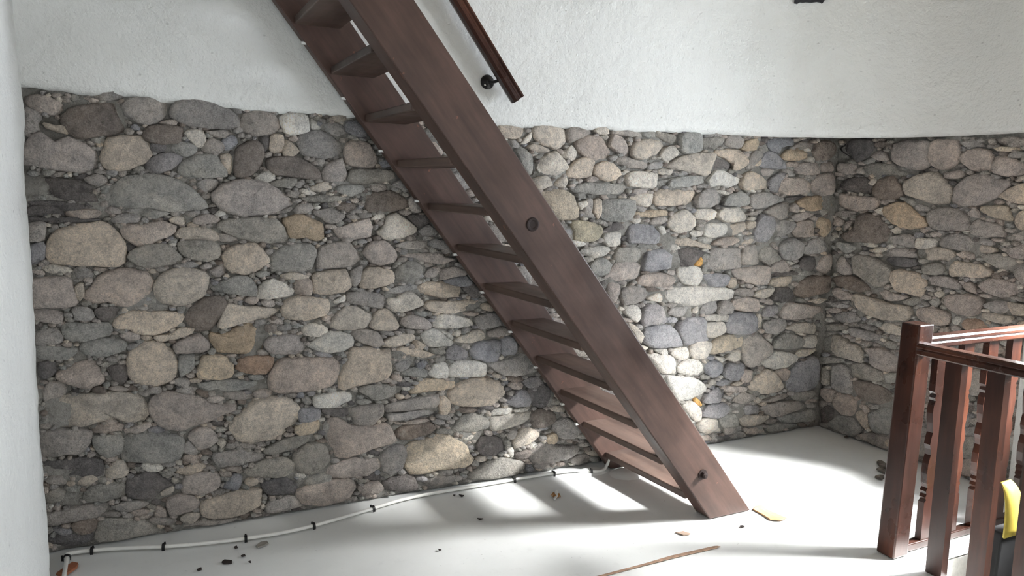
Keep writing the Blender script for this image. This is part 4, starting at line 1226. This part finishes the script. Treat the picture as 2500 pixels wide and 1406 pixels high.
for k in range(16):
    zt = Z0T + RISE*k
    if zt > 3.12: break
    xn, xf = XN0 - zt/K_N, XF0 - zt/K_F
    bm = bmesh.new()
    th = 0.034; dep = 0.20
    # slightly skewed board: back edge follows both stringers' lower edges
    lo, hi = [], []
    for z_, dst in ((zt-th, lo), (zt, hi)):
        for (x_, y_) in ((xn+0.012, Y_N1-0.002), (xn+0.012+dep, Y_N1-0.002), (xf+0.04+dep, Y_F0+0.002), (xf+0.04, Y_F0+0.002)):
            dst.append(bm.verts.new((x_-SL.x, y_-SL.y, z_)))
    fs = [bm.faces.new(lo[::-1]), bm.faces.new(hi)] + [bm.faces.new((lo[i], lo[(i+1) % 4], hi[(i+1) % 4], hi[i])) for i in range(4)]
    bmesh.ops.bevel(bm, geom=list({e for f in fs for e in f.edges}), offset=0.005, segments=2, affect='EDGES', profile=0.5)
    bm_obj('tread', bm, M_TREAD, stair)
# pale metal lugs along the far stringer's lower edge
for zc in (2.64, 2.42, 2.19, 1.966, 1.74, 1.511, 1.251, 1.056, 0.842, 0.639, 0.418, 0.294):
    bm = bmesh.new()
    xc = XF0 - zc/K_F
    box(bm, xc-0.016-SL.x, xc+0.01-SL.x, Y_F0+0.004-SL.y, Y_F0+0.022-SL.y, zc-0.008, zc+0.004, 0.002)
    bm_obj('fixing_lug', bm, M_TIN, far_s)
def bolt(px, py, r, proud, nut):
    c = on_plane(px, py, 1, Y_N0)
    bm = bmesh.new()
    prof = [(r, 0.0), (r, 0.002), (r*0.86, 0.004), (r*0.62, 0.003), (r*0.5, 0.001)] if not nut else [(r, 0.0), (r, 0.003), (r*0.6, 0.004), (r*0.6, proud), (r*0.25, proud+0.004)]
    rings = []
    n = 18 if not nut else 6*3
    for rad, hgt in prof:
        rings.append([bm.verts.new((c.x-SL.x+rad*cos(2*pi*k/n), c.y-SL.y-hgt, c.z+rad*sin(2*pi*k/n))) for k in range(n)])
    for a, b in zip(rings[:-1], rings[1:]):
        for k in range(n): bm.faces.new((a[k], a[(k+1) % n], b[(k+1) % n], b[k]))
    bm.faces.new(rings[-1])
    bm_obj('bolt', bm, M_BOLT, near_s)
bolt(1300, 548, 0.029, 0.01, False)
bolt(1715, 1158, 0.026, 0.022, True)

# ------------------------------------------------------------------ handrail fixed to the plaster
rail = empty('wall_handrail', (1.75, YP, 2.0))
tag(rail, 'dark varnished moulded handrail on a black iron bracket fixed to white plaster', 'handrail')
RL = Vector((1.75, YP, 2.0))
YR = YP - 0.085
p_lo = on_plane(1263, 243, 1, YR); p_hi0 = on_plane(1117, 0, 1, YR)
d_r = (p_hi0 - p_lo).normalized()
L_r = (3.2 - p_lo.z)/d_r.z
def rail_profile():
    pr = []
    for a in range(20):
        t = 2*pi*a/20
        r = 0.031*(1 - 0.10*(1 if abs(((t/pi*180) % 180) - 90) < 34 and cos(t) < 2 else 0))
        pr.append((r*cos(t)*0.95, r*sin(t)))
    return pr
bm = bmesh.new()
side = Vector((0, 1, 0)); upn = d_r.cross(side).normalized()
prof = [(-0.026, -0.030), (-0.030, -0.020), (-0.022, -0.012), (-0.022, -0.004), (-0.030, 0.004), (-0.030, 0.018), (-0.020, 0.030), (0.0, 0.034),
        (0.020, 0.030), (0.030, 0.018), (0.030, 0.004), (0.022, -0.004), (0.022, -0.012), (0.030, -0.020), (0.026, -0.030), (0.0, -0.033)]
rings = []
for t in (0.0, L_r):
    rings.append([bm.verts.new(p_lo + d_r*t + side*a + upn*b - RL) for a, b in prof])
n = len(prof)
for k in range(n): bm.faces.new((rings[0][k], rings[0][(k+1) % n], rings[1][(k+1) % n], rings[1][k]))
bm.faces.new(rings[0]); bm.faces.new(rings[1][::-1])
bm_obj('rail', bm, M_RAIL, rail)
def bracket(c, arm_to):
    bm = bmesh.new()
    prof = [(0.036, 0.0), (0.036, 0.006), (0.030, 0.013), (0.016, 0.019), (0.0105, 0.024)]
    rs = []; n = 24
    for r, h_ in prof:
        rs.append([bm.verts.new((c.x-RL.x+r*cos(2*pi*k/n), YP-0.002-h_-RL.y, c.z-RL.z+r*sin(2*pi*k/n))) for k in range(n)])
    for a, b in zip(rs[:-1], rs[1:]):
        for k in range(n): bm.faces.new((a[k], a[(k+1) % n], b[(k+1) % n], b[k]))
    bm.faces.new(rs[-1]); bm.faces.new(rs[0][::-1])
    br = bm_obj('bracket', bm, M_IRON, rail, True)
    bm = bmesh.new()
    a = Vector((c.x, YP-0.02, c.z)); b = Vector((c.x+0.012, YP-0.055, c.z-0.004)); e = arm_to
    tube(bm, [p-RL for p in spline3([a, b, (b+e)/2+Vector((0, -0.01, 0.0)), e], 5)], 0.0075, 10)
    bm_obj('arm', bm, M_IRON, br, True)
    bm = bmesh.new()
    for s_ in (Vector((-0.018, 0, -0.016)), Vector((0.016, 0, -0.018)), Vector((0.0, 0, 0.025))):
        q = Vector((c.x, YP-0.0145, c.z)) + s_ - RL
        tube(bm, [q, q+Vector((0, -0.004, 0))], 0.0055, 10)
        break
    bm_obj('screw', bm, M_TIN, br)
c1 = on_plane(1191, 200, 1, YP-0.01)
t_ = (c1.z + 0.01 - p_lo.z)/d_r.z
bracket(c1, p_lo + d_r*t_ - upn*0.02 + Vector((0.0, -0.004, 0)))
c2 = c1 + d_r*1.1
bracket(Vector((c2.x, YP, c2.z)), p_lo + d_r*(t_+1.1) - upn*0.02 + Vector((0, -0.004, 0)))

# ------------------------------------------------------------------ balustrade round the stairwell
bal = empty('balustrade', (2.99, 2.1, 0))
tag(bal, 'red-brown varnished wooden balustrade with square newel post round the stairwell', 'balustrade')
BL = Vector((2.99, 2.1, 0))
bm = bmesh.new()
NXa, NXb, NYa, NYb, NZ = 2.970, 3.066, 2.078, 2.166, 1.046
prism(bm, [(NXa-BL.x, NYa-BL.y), (NXb-BL.x, NYa-BL.y), (NXb-BL.x, NYb-BL.y), (NXa-BL.x, NYb-BL.y)], 'Z', 0.0, NZ, 0.006)
for v in bm.verts: v.co.x += 0.030*v.co.z                          # the post leans a little
bm_obj('newel_post', bm, M_POST, bal)
def hand(name, axis, c, a, b, top):
    pr = [(-0.034, top-0.046), (-0.030, top-0.052), (0.030, top-0.052), (0.034, top-0.046), (0.034, top-0.030), (0.029, top-0.024), (0.034, top-0.018), (0.034, top-0.008), (0.026, top), (-0.026, top), (-0.034, top-0.008), (-0.034, top-0.018), (-0.029, top-0.024), (-0.034, top-0.030)]
    bm = bmesh.new()
    if axis == 'Y': prism(bm, [(c+p[0]-BL.x, p[1]) for p in pr], 'Y', a-BL.y, b-BL.y)
    else: prism(bm, [(c+p[0]-BL.y, p[1]) for p in pr], 'X', a-BL.x, b-BL.x)
    return bm_obj(name, bm, M_RAILX, bal)
hand('handrail', 'Y', 3.032, -0.62, NYa+0.004, 0.968)
hand('handrail', 'X', 2.122, NXb+0.022, 4.185, 0.986)
HW = [(0, .036), (.20, .036), (.212, .025), (.226, .032), (.242, .025), (.258, .032), (.275, .024), (.30, .032), (.35, .036), (.40, .033), (.445, .022), (.475, .026), (.50, .034),
      (.53, .030), (.56, .022), (.61, .031), (.66, .036), (.70, .034), (.722, .024), (.738, .031), (.752, .024), (.77, .036), (1, .036)]
def baluster_mesh(h, thick, along):
    bm = bmesh.new(); L = []
    for t, w in HW:
        row = []
        for s_, d in ((-w, -thick/2), (w, -thick/2), (w, thick/2), (-w, thick/2)):
            row.append(bm.verts.new((d, s_, t*h) if along == 'Y' else (s_, d, t*h)))
        L.append(row)
    for a, b in zip(L[:-1], L[1:]):
        for k in range(4): bm.faces.new((a[k], a[(k+1) % 4], b[(k+1) % 4], b[k]))
    bm.faces.new(L[0][::-1]); bm.faces.new(L[-1])
    bmesh.ops.recalc_face_normals(bm, faces=bm.faces)
    me = bpy.data.meshes.new('baluster'); bm.to_mesh(me); bm.free(); me.materials.append(M_POST); return me
HW_C = HW
HW = [(0, .035), (1, .035)]
meY = baluster_mesh(0.918, 0.040, 'Y')
HW = HW_C
meX = baluster_mesh(0.905, 0.030, 'X')
y = 1.915
while y > -0.55:
    o = link(bpy.data.objects.new('baluster', meY), bal); o.location = (3.022-BL.x, y-BL.y, 0.0); y -= 0.172
x = 3.225
while x < 4.12:
    o = link(bpy.data.objects.new('baluster', meX), bal); o.location = (x-BL.x, 2.122-BL.y, 0.032); x += 0.182
bm = bmesh.new(); box(bm, NXb-BL.x+0.001, 4.185-BL.x, 2.10-BL.y, 2.145-BL.y, 0.0, 0.034, 0.004)
bm_obj('bottom_rail', bm, M_RAILX, bal)
bm = bmesh.new(); box(bm, 2.98-BL.x, 3.075-BL.x, -0.72-BL.y, -0.62-BL.y, 0, NZ, 0.006)
bm_obj('newel_post', bm, M_POST, bal)

# ------------------------------------------------------------------ cable clipped along the foot of the wall
cab_px = [(112, 1420), (130, 1372), (165, 1345), (215, 1337), (300, 1338), (400, 1334), (500, 1326), (600, 1314), (690, 1300), (765, 1283), (840, 1262), (910, 1241), (980, 1220), (1060, 1203), (1140, 1190), (1240, 1170), (1330, 1154), (1400, 1149), (1450, 1151), (1472, 1147)]
cab = [Vector(on_plane(a, b, 2, 0.012)) for a, b in cab_px]
cab = [Vector((max(p.x, XL+0.085), min(p.y, 3.545), 0.012)) for p in cab]
e_ = cab[-1]; cab += [e_+Vector((0.03, 0.012, 0.012)), e_+Vector((0.048, 0.02, 0.035)), e_+Vector((0.055, 0.024, 0.058))]
croot = empty('floor_cable', (cab[0].x, cab[0].y, 0))
tag(croot, 'thin white cable held by black clips along the foot of the stone wall', 'cable')
bm = bmesh.new(); tube(bm, [p-croot.location for p in spline3(cab, 6)], 0.0085, 8)
bm_obj('cable', bm, M_CABLE, croot, True)
for (a, b) in ((133, 1367), (228, 1337), (398, 1334), (594, 1315), (763, 1284), (909, 1242), (1249, 1168), (1351, 1152), (1443, 1151)):
    c = on_plane(a, b, 2, 0.012)
    j = min(range(len(cab)), key=lambda q: (cab[q]-c).length)
    d = (cab[min(j+1, len(cab)-1)] - cab[max(j-1, 0)]); d.z = 0; d.normalize()
    i2 = j-1 if j > 0 else 0
    # snap to the cable line
    best = min(((cab[q] + (cab[q+1]-cab[q])*t/8) for q in range(len(cab)-4) for t in range(9)), key=lambda p: (p-c).length)
    bm = bmesh.new()
    sd = Vector((-d.y, d.x, 0)); arc = [best + sd*(0.0115*cos(t)) + Vector((0, 0, 0.0115*sin(t) - 0.001)) for t in [pi*q/8 for q in range(9)]]
    arc = [arc[0]-Vector((0, 0, 0.01))] + arc + [arc[-1]-Vector((0, 0, 0.01))]
    vs = []
    for p in arc:
        vs.append([bm.verts.new(p + d*s_ + (p-best).normalized()*o_ - croot.location) for s_, o_ in ((-0.006, 0), (0.006, 0), (0.006, 0.004), (-0.006, 0.004))])
    for q, w in zip(vs[:-1], vs[1:]):
        for k in range(4): bm.faces.new((q[k], q[(k+1) % 4], w[(k+1) % 4], w[k]))
    bm.faces.new(vs[0]); bm.faces.new(vs[-1][::-1])
    nail = best + sd*0.017
    tube(bm, [nail - croot.location - Vector((0, 0, 0.011)), nail - croot.location + Vector((0, 0, 0.012))], 0.004, 8)
    bm_obj('cable_clip', bm, M_IRON, croot)

# ------------------------------------------------------------------ vinyl lifting at the wall under the stair
def hump(px, py, rx, ry, h, ang):
    c = on_plane(px, py, 2, 0.0); Vv = []; Fc = []; n = 12
    for j in range(n+1):
        for i in range(n+1):
            u, v = i/n*2-1, j/n*2-1
            r2 = u*u+v*v; k = max(0.0, 1-r2)
            x_, y_ = u*rx*cos(ang)-v*ry*sin(ang), u*rx*sin(ang)+v*ry*cos(ang)
            Vv.append((x_+c.x, min(y_+c.y, 3.62), -0.006 + h*k*k*(3-2*k)))
    for j in range(n):
        for i in range(n): Fc.append((j*(n+1)+i, j*(n+1)+i+1, (j+1)*(n+1)+i+1, (j+1)*(n+1)+i))
    mesh_obj('vinyl_bulge', Vv, Fc, M_VINYL, floor, True)
hump(1445, 1150, 0.12, 0.07, 0.022, 0.0)
hump(1530, 1155, 0.12, 0.10, 0.022, 0.2)
# ------------------------------------------------------------------ scraps lying on the floor
def scrap(name, pxs, thick, mat, label, cat, curl=0.0, group=None):
    P = [on_plane(a, b, 2, 0.0) for a, b in pxs]
    c = sum(P, Vector())/len(P); c.z = 0
    bm = bmesh.new(); lo, hi = [], []
    for p in P:
        r = (p-c).length
        lo.append(bm.verts.new((p.x-c.x, p.y-c.y, 0.0 + curl*r*r)))
        hi.append(bm.verts.new(((p.x-c.x)*0.93, (p.y-c.y)*0.93, thick + curl*r*r)))
    n = len(P); bm.faces.new(lo[::-1]); bm.faces.new(hi)
    for i in range(n): bm.faces.new((lo[i], lo[(i+1) % n], hi[(i+1) % n], hi[i]))
    o = bm_obj(name, bm, mat, None, False, c)
    tag(o, label, cat, group)
    return o
M_OFFCUT = mat_flat('reddish_offcut', (150, 96, 70), 0.7, 0.2, 0, 0.25)
M_DARKBIT = mat_flat('dark_bit', (58, 52, 50), 0.8, 0.2, 0, 0.3)
M_CARD = mat_flat('tan_card', (178, 140, 104), 0.8, 0.2, 0, 0.12)
M_CHIP = mat_flat('pale_chip', (168, 148, 134), 0.85, 0.2, 0, 0.15)
M_SLATE = mat_flat('grey_flake', (140, 136, 130), 0.85, 0.2, 0, 0.15)
scrap('wood_offcut', [(136, 1404), (178, 1375), (192, 1378), (188, 1388), (156, 1410)], 0.010, M_OFFCUT, 'reddish brown splinter of wood lying by the left plaster wall', 'wood')
scrap('dark_chip', [(541, 1373), (548, 1368), (567, 1370), (566, 1376), (545, 1377)], 0.006, M_DARKBIT, 'black chip on the white floor near the cable, larger than the crumbs round it', 'chip')
for q_, pts_ in enumerate(([(571, 1336), (578, 1333), (581, 1338), (574, 1340)], [(588, 1357), (598, 1354), (600, 1358), (590, 1360)], [(480, 1391), (492, 1386), (493, 1391), (484, 1395)],
             [(606, 1372), (612, 1370), (613, 1375)], [(1120, 1208), (1133, 1210), (1128, 1214)], [(1165, 1266), (1180, 1267), (1172, 1270)], [(1070, 1341), (1078, 1343), (1072, 1345)],
             [(1106, 1209), (1112, 1208), (1111, 1213)], [(1806, 1284), (1814, 1283), (1818, 1287), (1809, 1288)])):
    scrap('dark_crumb', pts_, 0.004, M_DARKBIT, ('tiny dark crumb close to the black chip near the cable', 'tiny dark crumb on open white floor between cable and stair shadow', 'tiny dark crumb on the bright floor by the stair foot')[q_//4], 'crumb', 0, ('crumbs near the black chip', 'crumbs on the open floor', 'crumb by the stair foot')[q_//4])
scrap('stone_flake', [(624, 1334), (636, 1325), (652, 1322), (656, 1327), (645, 1334), (630, 1338)], 0.006, M_SLATE, 'flat grey flake of stone on the floor just below the cable', 'stone flake')
scrap('pale_chip', [(1647, 1300), (1660, 1299), (1668, 1297), (1674, 1300), (1686, 1303), (1682, 1306), (1668, 1307)], 0.004, M_CHIP, 'pointed pinkish paper chip on the floor in front of the stair foot', 'chip')
card = scrap('card_scrap', [(1836, 1244), (1844, 1236), (1864, 1233), (1868, 1243), (1885, 1250), (1922, 1267), (1905, 1272), (1880, 1270), (1862, 1258)], 0.004, M_CARD, 'torn tan card strip lying at the stair foot', 'card', 0.25)
# dried leaf-like fragment in the light stripe
lf = empty('insulation_tuft', tuple(on_plane(1358, 1213, 2, 0.0)))
tag(lf, 'small brown and white tuft on the floor in the stair shadow', 'debris')
bm = bmesh.new()
for k in range(7):
    a = 2*pi*k/7; r1 = 0.028*(0.7+0.5*((k*37) % 5)/5)
    v0 = bm.verts.new((0, 0, 0.018)); v1 = bm.verts.new((r1*cos(a), r1*sin(a), 0.002)); v2 = bm.verts.new((r1*cos(a+0.8), r1*sin(a+0.8), 0.004)); v3 = bm.verts.new((r1*0.6*cos(a+0.4), r1*0.6*sin(a+0.4), 0.022))
    bm.faces.new((v0, v1, v3)); bm.faces.new((v0, v3, v2)); bm.faces.new((v1, v2, v3))
bm_obj('brown_flakes', bm, mat_flat('brown_flake', (150, 112, 70), 0.8, 0.2, 0, 0.3), lf)
bm = bmesh.new(); tube(bm, [(-0.03, -0.03, 0.002), (-0.005, -0.012, 0.01), (0.0, 0.0, 0.024), (0.004, 0.006, 0.034)], [0.006, 0.007, 0.009, 0.006], 8)
bm_obj('white_strand', bm, M_TIN, lf, True)
# seam strip where the vinyl is split
M_SEAM = mat_flat('exposed_brown_underlay', (158, 132, 114), 0.9, 0.1, 0, 0.25)
sm = [(1440, 1412), (1565, 1379), (1640, 1357), (1752, 1332), (1760, 1334), (1750, 1338), (1650, 1361), (1572, 1381), (1456, 1412)]
scrap('vinyl_seam', sm, 0.0035, M_SEAM, 'long brown split seam in the white vinyl in front of the stair', 'seam')
# rubble beside the newel
rr = random.Random(3)
for k, (a, b, s_) in enumerate(((2152, 1134, 0.030), (2160, 1142, 0.034), (2150, 1150, 0.026), (2162, 1156, 0.03), (2148, 1168, 0.028), (2066, 1068, 0.016))):
    c = on_plane(a, b, 2, 0.0)
    bm = bmesh.new(); bmesh.ops.create_icosphere(bm, subdivisions=1, radius=s_)
    for v in bm.verts:
        v.co *= 1 + 0.35*noise.noise(v.co*40 + Vector((k*7, 0, 0))); v.co.z = max(0.0, v.co.z*0.55 + s_*0.3)
    o = bm_obj('broken_stone', bm, mat_flat('rubble_grey', (96, 90, 84), 0.9, 0.1, 0, 0.3) if k == 0 else bpy.data.materials['rubble_grey'], None, False, c)
    if k < 5: tag(o, 'dark broken piece of stone on the white floor behind the newel post', 'broken stone', 'broken stones behind the newel post')
    else: tag(o, 'single small dark stone at the foot of the dim stone wall', 'broken stone')

# ------------------------------------------------------------------ tool bag standing on the first step down
bm = bmesh.new(); box(bm, 3.30, 4.19, 1.80, HY1, -0.19, -0.15, 0.004)
st_ = bm_obj('step', bm, M_TREAD, bpy.data.objects['wall_stairwell'])
bagc = Vector((3.50, 1.92, -0.15))
bag = empty('tool_bag', bagc)
tag(bag, 'black bag with a curved yellow flap on the top step inside the balustrade', 'bag')
bm = bmesh.new()
prism(bm, [(-0.10, 0.0), (0.10, 0.0), (0.085, 0.27), (-0.085, 0.27)], 'Y', -0.035, 0.035, 0.012, 3)
bm_obj('body', bm, mat_flat('black_canvas', (22, 23, 25), 0.8), bag)
bm = bmesh.new()
sv = []
for k in range(13):
    t = k/12
    w = 0.085*(1-0.55*t)
    y_ = -0.046 + 0.05*t*t; z_ = 0.25 + 0.24*sin(t*1.35)
    sv.append([bm.verts.new((-w-0.02*t, y_, z_)), bm.verts.new((w-0.02*t, y_, z_)), bm.verts.new((w-0.02*t, y_+0.008, z_+0.003)), bm.verts.new((-w-0.02*t, y_+0.008, z_+0.003))])
for a, b in zip(sv[:-1], sv[1:]):
    for k in range(4): bm.faces.new((a[k], a[(k+1) % 4], b[(k+1) % 4], b[k]))
bm.faces.new(sv[0]); bm.faces.new(sv[-1][::-1])
bm_obj('flap', bm, mat_flat('yellow_plastic', (150, 134, 56), 0.5), bag, True)
